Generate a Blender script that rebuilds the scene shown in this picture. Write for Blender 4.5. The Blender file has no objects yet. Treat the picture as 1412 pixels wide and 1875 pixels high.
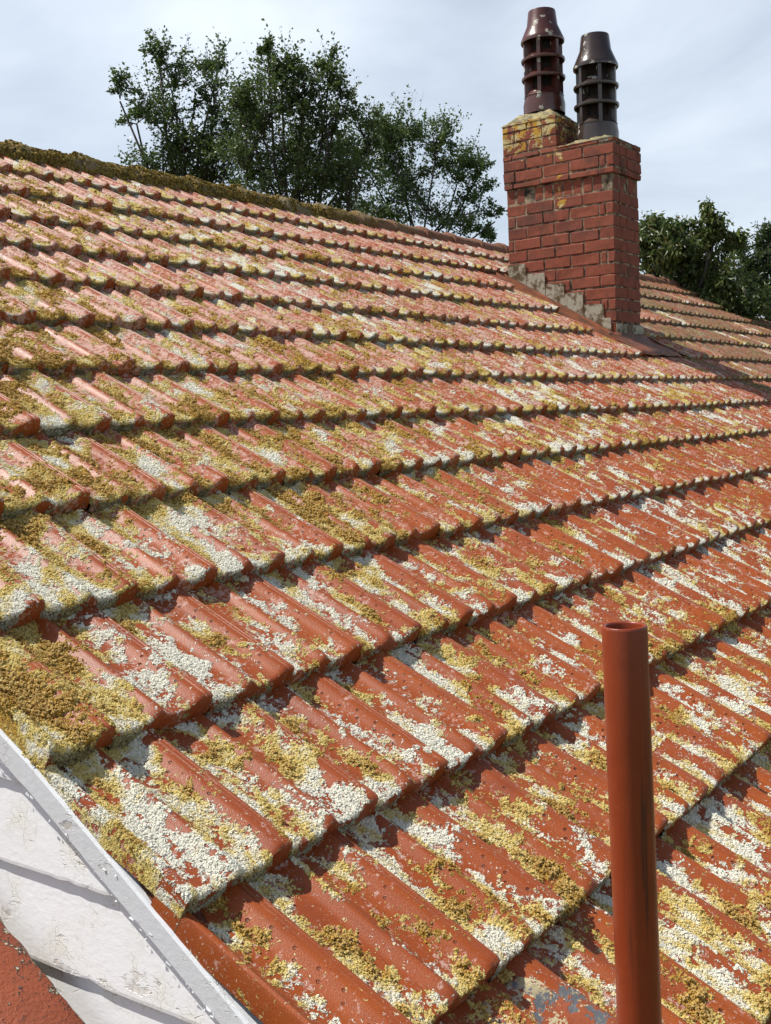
import bpy, math, random
import numpy as np
from mathutils import Matrix, Vector, noise as mnoise

random.seed(7)
rng = np.random.default_rng(11)
scene = bpy.context.scene
COL = scene.collection

# ------------------------------------------------------------------ camera, sky, sun, exposure
CAM = Vector((-1.03, 0.0, 4.10))
YAW, PITCH, ROLL, FPX = 0.6313568, 0.0849875, -0.0420242, 2009.38
fwd = Vector((math.cos(PITCH) * math.cos(YAW), math.cos(PITCH) * math.sin(YAW), -math.sin(PITCH)))
rgt = fwd.cross(Vector((0, 0, 1))).normalized()
upv = rgt.cross(fwd)
R2 = rgt * math.cos(ROLL) + upv * math.sin(ROLL)
U2 = upv * math.cos(ROLL) - rgt * math.sin(ROLL)
cd = bpy.data.cameras.new('camera')
cam = bpy.data.objects.new('camera', cd)
COL.objects.link(cam)
cd.sensor_fit = 'VERTICAL'
cd.sensor_height = 24.0
cd.lens = 24.0 * FPX / 1875.0
cd.clip_start = 0.05
cd.clip_end = 3000
cam.matrix_world = Matrix(((R2.x, U2.x, -fwd.x, CAM.x), (R2.y, U2.y, -fwd.y, CAM.y), (R2.z, U2.z, -fwd.z, CAM.z), (0, 0, 0, 1)))
scene.camera = cam

SUN_AZ = math.radians(119)      # from +x (along the ridge) towards +y (uphill)
SUN_EL = math.radians(57)
sun_dir = Vector((math.cos(SUN_AZ) * math.cos(SUN_EL), math.sin(SUN_AZ) * math.cos(SUN_EL), math.sin(SUN_EL)))

world = bpy.data.worlds.new("World")
scene.world = world
world.use_nodes = True
wt = world.node_tree
for n in list(wt.nodes):
    wt.nodes.remove(n)
w_out = wt.nodes.new('ShaderNodeOutputWorld')
w_sky = wt.nodes.new('ShaderNodeTexSky')
w_sky.sky_type = 'NISHITA'
w_sky.sun_disc = False
w_sky.sun_elevation = SUN_EL
w_sky.sun_rotation = math.atan2(sun_dir.x, sun_dir.y)
w_sky.air_density = 1.0
w_sky.dust_density = 1.2
w_bg = wt.nodes.new('ShaderNodeBackground')
w_bg.inputs['Strength'].default_value = 0.085
w_cl = wt.nodes.new('ShaderNodeBackground')          # thin high cloud
w_cl.inputs['Color'].default_value = (0.67, 0.735, 0.815, 1)
w_cl.inputs['Strength'].default_value = 1.16
w_tc = wt.nodes.new('ShaderNodeTexCoord')
w_mp = wt.nodes.new('ShaderNodeMapping')
w_mp.inputs['Scale'].default_value = (1.0, 1.0, 2.6)
w_mp.inputs['Rotation'].default_value = (0.25, 0.15, 0.4)
w_n = wt.nodes.new('ShaderNodeTexNoise')
w_n.inputs['Scale'].default_value = 2.1
w_n.inputs['Detail'].default_value = 6
w_n.inputs['Roughness'].default_value = 0.52
w_n.inputs['Distortion'].default_value = 0.6
w_r = wt.nodes.new('ShaderNodeMapRange')
w_r.inputs['From Min'].default_value = 0.32
w_r.inputs['From Max'].default_value = 0.68
w_r.inputs['To Min'].default_value = 0.42
w_r.inputs['To Max'].default_value = 1.0
w_mix = wt.nodes.new('ShaderNodeMixShader')
L = wt.links.new
L(w_tc.outputs['Generated'], w_mp.inputs['Vector'])
L(w_mp.outputs['Vector'], w_n.inputs['Vector'])
L(w_n.outputs[0], w_r.inputs['Value'])
# the veil of haze and cloud fills the view, cleared above it to lower ambient light
w_sx = wt.nodes.new('ShaderNodeSeparateXYZ')
w_h = wt.nodes.new('ShaderNodeMapRange')
w_h.inputs['From Min'].default_value = 0.36
w_h.inputs['From Max'].default_value = 0.54
w_h.inputs['To Min'].default_value = 1.0
w_h.inputs['To Max'].default_value = 0.03
w_mul = wt.nodes.new('ShaderNodeMath')
w_mul.operation = 'MULTIPLY'
L(w_tc.outputs['Generated'], w_sx.inputs[0])
L(w_sx.outputs[2], w_h.inputs['Value'])
L(w_r.outputs['Result'], w_mul.inputs[0])
L(w_h.outputs['Result'], w_mul.inputs[1])
L(w_mul.outputs[0], w_mix.inputs['Fac'])
L(w_sky.outputs['Color'], w_bg.inputs['Color'])
L(w_bg.outputs['Background'], w_mix.inputs[1])
L(w_cl.outputs['Background'], w_mix.inputs[2])
L(w_mix.outputs['Shader'], w_out.inputs['Surface'])

sl = bpy.data.lights.new('sun', 'SUN')
sl.energy = 5.0
sl.angle = math.radians(0.53)
sl.color = (1.0, 0.955, 0.88)
sun = bpy.data.objects.new('sun', sl)
COL.objects.link(sun)
sun.rotation_euler = sun_dir.to_track_quat('Z', 'Y').to_euler()

vs = scene.view_settings
vs.view_transform = 'Standard'
vs.look = 'None'
vs.exposure = 0.28
vs.gamma = 1.0
vs.use_curve_mapping = False

# ------------------------------------------------------------------ helpers
TH = 0.5275692566                       # roof pitch
CT, ST = math.cos(TH), math.sin(TH)
O0 = Vector((0.0, 0.8564360, CAM.z - 0.8787353))     # verge end of the course line s = 0
GAUGE, TW, TILT = 0.34, 0.225, math.tan(0.1052)
NROWS_TOP = 13
ROOF_LEN = 11.9
RIDGE_S = 4.42


def rp(x, s, n=0.0):
    return Vector((x, O0.y + s * CT - n * ST, O0.z + s * ST + n * CT))


def rp_np(P):
    P = np.asarray(P, float)
    return np.stack([P[:, 0], O0.y + P[:, 1] * CT - P[:, 2] * ST, O0.z + P[:, 1] * ST + P[:, 2] * CT], 1)


def pix(px, py, depth):
    """point seen at photo pixel, used only to set out far trees at a chosen distance"""
    d = fwd * FPX + R2 * (px - 706) - U2 * (py - 937.5)
    return CAM + d.normalized() * depth


def link(name, data, parent=None):
    o = bpy.data.objects.new(name, data)
    COL.objects.link(o)
    if parent is not None:
        o.parent = parent
    return o


def mesh(name, verts, faces, mat=None, smooth=False, uv=None):
    me = bpy.data.meshes.new(name)
    me.from_pydata([tuple(v) for v in verts], [], [tuple(f) for f in faces])
    if mat:
        me.materials.append(mat)
    if smooth:
        me.polygons.foreach_set('use_smooth', [True] * len(me.polygons))
    me.update()
    return me


def tag(o, label=None, cat=None, group=None, kind=None):
    if label: o['label'] = label
    if cat: o['category'] = cat
    if group: o['group'] = group
    if kind: o['kind'] = kind
    return o


class MB:
    """collects simple shapes into one mesh"""
    def __init__(self):
        self.v, self.f = [], []

    def add(self, vs_, fs_):
        b = len(self.v)
        self.v += [tuple(a) for a in vs_]
        self.f += [tuple(i + b for i in f) for f in fs_]

    def box(self, x0, x1, y0, y1, z0, z1):
        self.add([(x0, y0, z0), (x1, y0, z0), (x1, y1, z0), (x0, y1, z0), (x0, y0, z1), (x1, y0, z1), (x1, y1, z1), (x0, y1, z1)],
                 [(0, 3, 2, 1), (4, 5, 6, 7), (0, 1, 5, 4), (1, 2, 6, 5), (2, 3, 7, 6), (3, 0, 4, 7)])

    def tube(self, pts, rads, n=7, cap=True):
        b = len(self.v)
        k = len(pts)
        for i, (p, r) in enumerate(zip(pts, rads)):
            a = Vector(pts[max(i - 1, 0)])
            c = Vector(pts[min(i + 1, k - 1)])
            t = (c - a).normalized()
            e1 = t.orthogonal().normalized() if abs(t.z) > 0.99 else t.cross(Vector((0, 0, 1))).normalized()
            e2 = t.cross(e1)
            for j in range(n):
                an = 2 * math.pi * j / n
                self.v.append(tuple(Vector(p) + (e1 * math.cos(an) + e2 * math.sin(an)) * r))
        for i in range(k - 1):
            for j in range(n):
                j2 = (j + 1) % n
                self.f.append((b + i * n + j, b + i * n + j2, b + (i + 1) * n + j2, b + (i + 1) * n + j))
        if cap:
            self.f.append(tuple(b + (k - 1) * n + j for j in range(n)))
            self.f.append(tuple(b + j for j in reversed(range(n))))

    def lathe(self, prof, n=28, centre=(0, 0), wob=0.0):
        b = len(self.v)
        for (r, z) in prof:
            for j in range(n):
                a = 2 * math.pi * j / n
                q = 1 + wob * math.sin(3 * a + z * 9)
                self.v.append((centre[0] + r * q * math.cos(a), centre[1] + r * q * math.sin(a), z))
        for i in range(len(prof) - 1):
            for j in range(n):
                j2 = (j + 1) % n
                self.f.append((b + i * n + j, b + i * n + j2, b + (i + 1) * n + j2, b + (i + 1) * n + j))

    def build(self, name, mat=None, parent=None, smooth=False):
        return link(name, mesh(name, self.v, self.f, mat, smooth), parent)


# ---------------------------------------------------------------- node helper usable in shader and geometry trees
class NT:
    def __init__(self, tree):
        self.t = tree

    def new(self, typ, **kw):
        n = self.t.nodes.new(typ)
        for k, v in kw.items():
            setattr(n, k, v)
        return n

    def put(self, sock, v):
        if v is None:
            return
        if hasattr(v, 'is_output'):
            self.t.links.new(v, sock)
        else:
            sock.default_value = v

    def math(self, op, a, b=None, c=None, clamp=False):
        n = self.new('ShaderNodeMath', operation=op, use_clamp=clamp)
        self.put(n.inputs[0], a)
        self.put(n.inputs[1], b)
        self.put(n.inputs[2], c)
        return n.outputs[0]

    def vm(self, op, a, b=None):
        n = self.new('ShaderNodeVectorMath', operation=op)
        self.put(n.inputs[0], a)
        if b is not None:
            self.put(n.inputs['Scale' if op == 'SCALE' else 1], b)
        return n.outputs['Value' if op in ('DOT_PRODUCT', 'LENGTH') else 'Vector']

    def comb(self, x, y, z):
        n = self.new('ShaderNodeCombineXYZ')
        for i, q in enumerate((x, y, z)):
            self.put(n.inputs[i], q)
        return n.outputs[0]

    def sep(self, v):
        n = self.new('ShaderNodeSeparateXYZ')
        self.put(n.inputs[0], v)
        return n.outputs

    def noise(self, vec, scale=1.0, detail=2.0, rough=0.5, dist=0.0):
        n = self.new('ShaderNodeTexNoise')
        self.put(n.inputs['Vector'], vec)
        n.inputs['Scale'].default_value = scale
        n.inputs['Detail'].default_value = detail
        n.inputs['Roughness'].default_value = rough
        n.inputs['Distortion'].default_value = dist
        return n.outputs[0]

    def step(self, v, a, b, lo=0.0, hi=1.0):
        n = self.new('ShaderNodeMapRange', interpolation_type='SMOOTHSTEP')
        self.put(n.inputs['Value'], v)
        n.inputs['From Min'].default_value = a
        n.inputs['From Max'].default_value = b
        n.inputs['To Min'].default_value = lo
        n.inputs['To Max'].default_value = hi
        return n.outputs[0]

    def lin(self, v, a, b, lo=0.0, hi=1.0):
        n = self.new('ShaderNodeMapRange')
        self.put(n.inputs['Value'], v)
        n.inputs['From Min'].default_value = a
        n.inputs['From Max'].default_value = b
        n.inputs['To Min'].default_value = lo
        n.inputs['To Max'].default_value = hi
        return n.outputs[0]

    def mix(self, f, a, b):
        n = self.new('ShaderNodeMix', data_type='RGBA')
        self.put(n.inputs[0], f)
        self.put(n.inputs[6], a)
        self.put(n.inputs[7], b)
        return n.outputs[2]

    def attr(self, name, typ='GEOMETRY'):
        if self.t.bl_idname == 'ShaderNodeTree':
            n = self.new('ShaderNodeAttribute', attribute_name=name, attribute_type=typ)
            return n.outputs['Fac']
        n = self.new('GeometryNodeInputNamedAttribute', data_type='FLOAT')
        n.inputs['Name'].default_value = name
        return n.outputs['Attribute']

    def pos(self):
        if self.t.bl_idname == 'ShaderNodeTree':
            return self.new('ShaderNodeNewGeometry').outputs['Position']
        return self.new('GeometryNodeInputPosition').outputs[0]


def rgba(r, g, b):
    return (r, g, b, 1.0)


def new_mat(name):
    m = bpy.data.materials.new(name)
    m.use_nodes = True
    t = m.node_tree
    for n in list(t.nodes):
        if n.type not in ('OUTPUT_MATERIAL', 'BSDF_PRINCIPLED'):
            t.nodes.remove(n)
    return m, NT(t), t.nodes['Principled BSDF']


def bump(T, h, strength, dist):
    n = T.new('ShaderNodeBump')
    n.inputs['Strength'].default_value = strength
    n.inputs['Distance'].default_value = dist
    T.put(n.inputs['Height'], h)
    return n.outputs[0]


# ------------------------------------------------------------------ growth on the tiles: one field for paint and for the grown clumps
def growth_fields(T, tid, pan, e):
    P = T.pos()
    s_ = T.vm('DOT_PRODUCT', P, (0.0, CT, ST))
    n_ = T.vm('DOT_PRODUCT', P, (0.0, -ST, CT))
    x_ = T.sep(P)[0]
    s0 = T.math('SUBTRACT', s_, O0.y * CT + O0.z * ST)
    Q = T.comb(x_, s_, n_)
    off = T.vm('SCALE', (31.7, 17.3, 23.9), tid)
    Qs = T.vm('ADD', T.comb(T.math('MULTIPLY', x_, 1.0), T.math('MULTIPLY', s_, 0.62), n_), off)
    reg = T.noise(Q, 1.1, 2.0)
    n1 = T.noise(Qs, 17.0, 4.0, 0.62, 0.5)
    n2 = T.noise(Q, 130.0, 3.0, 0.6)
    n3 = T.noise(Q, 55.0, 3.0, 0.65)
    # coverage
    cov = T.math('ADD', n1, T.math('MULTIPLY', T.math('SUBTRACT', pan, 0.5), 0.15))
    cov = T.math('ADD', cov, T.math('MULTIPLY', T.math('SUBTRACT', n2, 0.5), 0.34))
    cov = T.math('ADD', cov, T.math('MULTIPLY', T.math('SUBTRACT', n3, 0.5), 0.44))
    cov = T.math('ADD', cov, T.math('MULTIPLY', T.math('SUBTRACT', reg, 0.5), 0.22))
    tr = T.math('FRACT', T.math('MULTIPLY', tid, 7.13))
    cov = T.math('ADD', cov, T.math('MULTIPLY', T.math('SUBTRACT', tr, 0.5), 0.10))
    # thicker towards the lip and at the verge
    cov = T.math('ADD', cov, T.math('MULTIPLY', T.math('MULTIPLY', T.step(e, 0.07, 0.0, 0.0, 0.06), T.math('GREATER_THAN', e, -0.05)), T.math('MULTIPLY', pan, 1.0)))
    verge = T.math('MULTIPLY', T.step(x_, 0.28, 0.02), T.math('MULTIPLY', T.step(s0, 0.64, 0.70), T.step(s0, 1.45, 0.95)))
    cov = T.math('ADD', cov, T.math('MULTIPLY', verge, 0.20))
    # how yellow: white crust -> straw -> ochre moss
    Qt = T.vm('ADD', T.comb(x_, T.math('MULTIPLY', s_, 0.55), n_), T.vm('SCALE', (11.1, 47.3, 5.9), tid))
    tone = T.noise(Qt, 9.5, 3.0, 0.6, 0.3)
    tone = T.math('ADD', tone, T.math('MULTIPLY', T.math('SUBTRACT', T.noise(Q, 0.9, 1.0), 0.5), 0.25))
    tone = T.math('ADD', tone, T.math('MULTIPLY', T.math('SUBTRACT', n3, 0.5), 0.26))
    left = T.math('MULTIPLY', T.step(x_, 5.6, 1.8), T.step(s0, 0.9, 1.7))
    cov = T.math('ADD', cov, T.math('MULTIPLY', left, 0.035))
    tone = T.math('ADD', tone, T.math('MULTIPLY', left, 0.055))
    tone = T.math('ADD', tone, T.math('MULTIPLY', verge, 0.14))
    return dict(P=P, Q=Q, x=x_, s=s0, cov=cov, tone=tone, n2=n2, n3=n3, reg=reg, tr=tr)


THR = 0.540


def growth_colour(T, tone, n2, n3=None):
    c = T.mix(T.step(tone, 0.43, 0.535), rgba(0.70, 0.68, 0.58), rgba(0.59, 0.455, 0.135))
    c = T.mix(T.step(tone, 0.54, 0.63), c, rgba(0.41, 0.235, 0.030))
    if n3 is not None:
        c = T.mix(T.step(n3, 0.47, 0.36, 0.0, 0.6), c, rgba(0.115, 0.075, 0.028))
        c = T.mix(T.step(n3, 0.56, 0.66, 0.0, 0.5), c, rgba(0.64, 0.56, 0.38))
    return T.mix(T.step(n2, 0.45, 0.32, 0.0, 0.42), c, rgba(0.14, 0.09, 0.03))


def make_tile_material():
    m, T, B = new_mat('painted clay tile with lichen')
    tid = T.math('ADD', T.attr('tid'), T.attr('tid', 'OBJECT'))
    pan, e, px = T.attr('pan'), T.attr('edist'), T.attr('pacross')
    F = growth_fields(T, tid, pan, e)
    # paint: red oxide, faded and uneven, tile to tile
    streak = T.noise(T.vm('ADD', T.comb(T.math('MULTIPLY', F['x'], 60.0), T.math('MULTIPLY', F['s'], 7.0), 0.0), T.vm('SCALE', (9.0, 3.0, 0.0), tid)), 1.0, 3.0, 0.6)
    paint = T.mix(streak, rgba(0.215, 0.041, 0.007), rgba(0.375, 0.086, 0.012))
    paint = T.mix(T.math('MULTIPLY', F['tr'], 0.5), paint, rgba(0.23, 0.044, 0.014))
    blot = T.noise(F['Q'], 6.0, 3.0, 0.6)
    paint = T.mix(T.step(blot, 0.52, 0.72, 0.0, 0.6), paint, rgba(0.20, 0.040, 0.014))
    # bare older tiles past the chimney
    old = T.step(T.math('ADD', F['x'], T.math('MULTIPLY', T.math('SUBTRACT', F['tr'], 0.5), 2.2)), 6.6, 7.6)
    old = T.math('MULTIPLY', old, T.step(F['tr'], 0.93, 0.90))
    paint = T.mix(T.math('MULTIPLY', old, 0.90), paint, rgba(0.20, 0.072, 0.028))
    # pale bloom, finer than the crust, dense on the upper courses
    Qb = F['Q']
    b1 = T.noise(Qb, 80.0, 4.0, 0.78)
    b2 = T.noise(T.vm('ADD', T.comb(F['x'], T.math('MULTIPLY', F['s'], 0.4), 0.0), T.vm('SCALE', (5.1, 3.3, 8.0), tid)), 26.0, 4.0, 0.65)
    up = T.step(F['s'], 0.2, 2.6, 0.0, 0.095)
    bl = T.math('ADD', T.math('ADD', T.math('MULTIPLY', b1, 0.62), T.math('MULTIPLY', b2, 0.38)), up)
    bl = T.math('ADD', bl, T.math('MULTIPLY', T.math('SUBTRACT', pan, 0.5), 0.05))
    bloom = T.math('MULTIPLY', T.math('SUBTRACT', 1.0, T.math('MULTIPLY', old, 0.65)), T.step(bl, 0.555, 0.625, 0.0, 0.66))
    paint = T.mix(bloom, paint, rgba(0.56, 0.40, 0.34))
    grit = T.noise(F['Q'], 420.0, 3.0, 0.7)
    paint = T.mix(T.step(grit, 0.58, 0.70, 0.0, 0.45), paint, rgba(0.46, 0.18, 0.065))
    paint = T.mix(T.step(grit, 0.42, 0.32, 0.0, 0.5), paint, rgba(0.10, 0.022, 0.010))
    fl = T.math('ADD', T.noise(F['Q'], 150.0, 2.0, 0.6, 0.8), T.math('MULTIPLY', T.step(F['cov'], THR - 0.16, THR), 0.075))
    fleck = T.step(fl, 0.675, 0.695)
    paint = T.mix(fleck, paint, T.mix(T.step(F['tone'], 0.46, 0.56), rgba(0.60, 0.57, 0.50), rgba(0.52, 0.40, 0.15)))
    # pits: pairs of dark dimples along the flank of the roll
    du = T.math('MULTIPLY', T.math('SUBTRACT', px, 0.785), TW)
    em = T.math('SUBTRACT', T.math('MODULO', T.math('ADD', e, 0.018), 0.047), 0.0235)
    em2 = T.math('SUBTRACT', T.math('MODULO', T.math('ADD', e, 0.006), 0.047), 0.0235)
    du2 = T.math('MULTIPLY', T.math('SUBTRACT', px, 0.835), TW)
    r1 = T.vm('LENGTH', T.comb(du, T.math('MULTIPLY', em, 0.62), 0.0))
    r2 = T.vm('LENGTH', T.comb(du2, T.math('MULTIPLY', em2, 0.62), 0.0))
    pit = T.math('MAXIMUM', T.step(r1, 0.0027, 0.0014), T.step(r2, 0.0027, 0.0014))
    pit = T.math('MULTIPLY', pit, T.step(F['reg'], 0.35, 0.45, 0.55, 1.0))
    pit = T.math('MULTIPLY', pit, T.step(T.noise(F['Q'], 37.0, 1.0), 0.40, 0.46))
    pit = T.math('MULTIPLY', pit, T.math('MULTIPLY', T.step(e, 0.03, 0.04), T.step(e, 0.30, 0.29)))
    paint = T.mix(T.math('MULTIPLY', pit, 0.8), paint, rgba(0.05, 0.02, 0.012))
    cov = F['cov']
    oldcov = T.math('ADD', cov, T.math('MULTIPLY', old, 0.045))
    mask = T.step(oldcov, THR - 0.012, THR + 0.012)
    n4 = T.noise(F['Q'], 70.0, 4.0, 0.75)
    gcol = growth_colour(T, F['tone'], F['n2'], n4)
    gcol = T.mix(T.math('MULTIPLY', old, 0.85), gcol, T.mix(T.step(F['n3'], 0.4, 0.66), rgba(0.075, 0.060, 0.025), rgba(0.34, 0.22, 0.10)))
    lipf = T.step(e, -0.3, -0.7)        # lip faces: crust darkened to grey-green, their shade put into the colour
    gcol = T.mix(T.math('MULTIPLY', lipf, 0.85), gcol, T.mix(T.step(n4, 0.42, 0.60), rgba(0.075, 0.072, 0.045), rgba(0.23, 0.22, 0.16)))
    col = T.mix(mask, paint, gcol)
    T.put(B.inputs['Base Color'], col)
    T.put(B.inputs['Roughness'], T.mix(mask, T.mix(bloom, rgba(.42, .42, .42), rgba(.75, .75, .75)), rgba(0.95, 0.95, 0.95)))
    B.inputs['Specular IOR Level'].default_value = 0.38
    fine = T.noise(F['Q'], 330.0, 2.0, 0.6)
    h = T.math('ADD', T.math('MULTIPLY', mask, T.math('ADD', T.math('MULTIPLY', F['n2'], 1.6), T.math('MULTIPLY', fine, 0.9))),
               T.math('ADD', T.math('MULTIPLY', fine, 0.05), T.math('ADD', T.math('MULTIPLY', grit, 0.10), T.math('MULTIPLY', fleck, 0.55))))
    h = T.math('SUBTRACT', h, T.math('MULTIPLY', pit, 0.5))
    T.put(B.inputs['Normal'], bump(T, h, 1.0, 0.0045))
    return m


def simple_mat(name, c1, c2, scale, rough=0.8, bscale=0.0, bdist=0.002, spec=0.3, detail=4.0, lo=0.35, hi=0.65):
    m, T, B = new_mat(name)
    P = T.pos()
    f = T.step(T.noise(P, scale, detail, 0.6), lo, hi)
    T.put(B.inputs['Base Color'], T.mix(f, rgba(*c1), rgba(*c2)))
    B.inputs['Roughness'].default_value = rough
    B.inputs['Specular IOR Level'].default_value = spec
    if bscale:
        T.put(B.inputs['Normal'], bump(T, T.noise(P, bscale, 4.0, 0.6), 0.9, bdist))
    return m


M_TILE = make_tile_material()


def make_white_paint(name, board=True):
    m, T, B = new_mat(name)
    P = T.pos()
    sx = T.sep(P)
    g = T.comb(T.math('MULTIPLY', sx[0], 1.0), T.math('MULTIPLY', sx[1], 0.35), sx[2])
    n1 = T.noise(g, 26.0, 5.0, 0.65)
    n2 = T.noise(P, 9.0, 4.0, 0.6)
    n3 = T.noise(T.comb(sx[0], T.math('MULTIPLY', sx[1], 0.6), sx[2]), 120.0, 3.0, 0.6)
    vo = T.new('ShaderNodeTexVoronoi', feature='DISTANCE_TO_EDGE')
    T.put(vo.inputs['Vector'], T.comb(sx[0], T.math('ADD', sx[1], T.math('MULTIPLY', n3, 0.012)), T.math('MULTIPLY', sx[2], 1.3)))
    vo.inputs['Scale'].default_value = 55.0
    crack = T.math('MULTIPLY', T.step(vo.outputs[0], 0.020, 0.004), T.step(n2, 0.48, 0.62))
    flake = T.math('MULTIPLY', T.step(n1, 0.575, 0.60), T.step(n2, 0.47, 0.60))
    base_c = rgba(0.84, 0.845, 0.855) if board else rgba(0.68, 0.69, 0.71)  # barge white is greyed: shade on its face put into the colour
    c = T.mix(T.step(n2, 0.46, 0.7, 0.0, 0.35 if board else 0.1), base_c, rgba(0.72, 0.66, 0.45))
    c = T.mix(T.math('MULTIPLY', crack, 0.7), c, rgba(0.22, 0.20, 0.17))
    c = T.mix(T.math('MULTIPLY', flake, 0.55), c, rgba(0.42, 0.36, 0.28))
    T.put(B.inputs['Base Color'], c)
    B.inputs['Roughness'].default_value = 0.6
    h = T.math('SUBTRACT', T.math('MULTIPLY', n1, 0.5), T.math('ADD', T.math('MULTIPLY', crack, 0.6), flake))
    h = T.math('ADD', h, T.math('MULTIPLY', n3, 0.4))
    T.put(B.inputs['Normal'], bump(T, h, 0.7, 0.0018))
    return m


M_WHITE = make_white_paint('old white board paint')
M_BARGE = make_white_paint('white barge paint greyed for shade', False)


def make_brick_mat():
    m, T, B = new_mat('red brick')
    P = T.pos()
    oi = T.new('ShaderNodeObjectInfo').outputs['Random']
    n1 = T.noise(T.vm('ADD', P, T.vm('SCALE', (7.0, 3.0, 5.0), oi)), 22.0, 5.0, 0.65)
    n2 = T.noise(P, 160.0, 3.0, 0.6)
    c = T.mix(n1, rgba(0.12, 0.034, 0.022), rgba(0.34, 0.092, 0.050))
    c = T.mix(T.step(oi, 0.4, 1.0, 0.0, 0.65), c, rgba(0.17, 0.050, 0.034))
    c = T.mix(T.step(n2, 0.62, 0.72, 0.0, 0.5), c, rgba(0.42, 0.27, 0.20))
    # yellow and grey lichen on the upper courses, a run of it down the middle joint
    sx = T.sep(P)
    z = sx[2]
    y = sx[1]
    ln = T.math('ADD', T.math('MULTIPLY', T.noise(P, 13.0, 3.0, 0.6, 0.6), 0.7), T.math('MULTIPLY', T.noise(P, 75.0, 3.0, 0.65), 0.3))
    left = T.math('MULTIPLY', T.step(z, 5.70, 6.10, 0.0, 0.285), T.step(y, 3.40, 3.62))
    run = T.math('MULTIPLY', T.math('MULTIPLY', T.step(T.math('ABSOLUTE', T.math('SUBTRACT', y, 3.57)), 0.07, 0.01), T.step(z, 5.2, 5.5)), 0.235)
    lv = T.math('ADD', T.math('SUBTRACT', ln, 0.165), T.math('MAXIMUM', left, run))
    lm = T.step(lv, 0.585, 0.605)
    gl = T.step(T.noise(P, 16.0, 2.0), 0.45, 0.55)
    lc = T.mix(gl, rgba(0.46, 0.25, 0.035), rgba(0.50, 0.40, 0.19))
    gz = T.math('ADD', T.math('SUBTRACT', ln, 0.17), T.math('MULTIPLY', T.step(z, 5.80, 5.95, 0.0, 0.26), T.step(y, 3.60, 3.35)))
    gm = T.step(gz, 0.58, 0.60)
    c = T.mix(lm, c, lc)
    c = T.mix(gm, c, rgba(0.22, 0.20, 0.15))
    c = T.mix(T.step(T.noise(P, 5.0, 4.0, 0.65), 0.48, 0.70, 0.0, 0.75), c, rgba(0.085, 0.040, 0.030))
    T.put(B.inputs['Base Color'], c)
    B.inputs['Roughness'].default_value = 0.85
    B.inputs['Specular IOR Level'].default_value = 0.25
    h = T.math('ADD', T.math('MULTIPLY', n1, 0.6), T.math('ADD', T.math('MULTIPLY', n2, 0.35), T.math('MULTIPLY', T.math('ADD', lm, gm), T.math('ADD', n2, 0.5))))
    T.put(B.inputs['Normal'], bump(T, h, 0.8, 0.004))
    return m


M_BRICK = make_brick_mat()
M_MORTAR = simple_mat('old mortar', (0.035, 0.026, 0.022), (0.34, 0.26, 0.17), 17.0, 0.95, 160.0, 0.004)
M_CAP = simple_mat('lichen covered mortar cap', (0.13, 0.12, 0.075), (0.36, 0.30, 0.15), 24.0, 0.95, 90.0, 0.008)


def make_pot_mat(name, base, dark, rough):
    m, T, B = new_mat(name)
    P = T.pos()
    n1 = T.noise(P, 12.0, 4.0, 0.6)
    c = T.mix(n1, rgba(*dark), rgba(*base))
    vo = T.new('ShaderNodeTexVoronoi')
    vo.inputs['Scale'].default_value = 14.0
    T.put(vo.inputs['Vector'], T.vm('ADD', P, T.vm('SCALE', (0.03, 0.03, 0.03), T.noise(P, 60.0))))
    sp = T.math('MULTIPLY', T.step(T.math('ADD', vo.outputs['Distance'], T.math('MULTIPLY', T.noise(P, 90.0, 3.0), 0.25)), 0.40, 0.36), T.step(T.noise(P, 5.0), 0.50, 0.56))
    c = T.mix(sp, c, rgba(0.40, 0.38, 0.31))
    T.put(B.inputs['Base Color'], c)
    T.put(B.inputs['Roughness'], T.mix(sp, rgba(rough, rough, rough), rgba(0.95, 0.95, 0.95)))
    B.inputs['Specular IOR Level'].default_value = 0.6
    T.put(B.inputs['Normal'], bump(T, T.math('ADD', n1, sp), 0.35, 0.006))
    return m


M_POT_RED = make_pot_mat('red brown glazed clay', (0.115, 0.032, 0.022), (0.050, 0.018, 0.014), 0.30)
M_POT_DARK = make_pot_mat('dark brown glazed clay', (0.062, 0.040, 0.032), (0.030, 0.021, 0.018), 0.22)
M_SOOT = simple_mat('soot', (0.010, 0.008, 0.007), (0.025, 0.018, 0.015), 20.0, 0.95)
M_LEAD = simple_mat('stained flashing', (0.10, 0.058, 0.022), (0.37, 0.33, 0.25), 16.0, 0.7, 60.0, 0.003, 0.4, 5.0, 0.42, 0.58)
M_APRON = simple_mat('rusty painted apron', (0.10, 0.045, 0.025), (0.24, 0.075, 0.033), 10.0, 0.6, 50.0, 0.003)
M_WOOD = simple_mat('dark batten and bedding', (0.05, 0.02, 0.014), (0.14, 0.045, 0.025), 40.0, 0.95, 90.0, 0.006)
M_WALL = simple_mat('painted wall', (0.70, 0.70, 0.70), (0.78, 0.78, 0.78), 4.0, 0.7, 40.0, 0.002)
M_GRASS = simple_mat('lawn', (0.035, 0.06, 0.018), (0.07, 0.10, 0.03), 1.3, 0.95, 40.0, 0.03)


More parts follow.
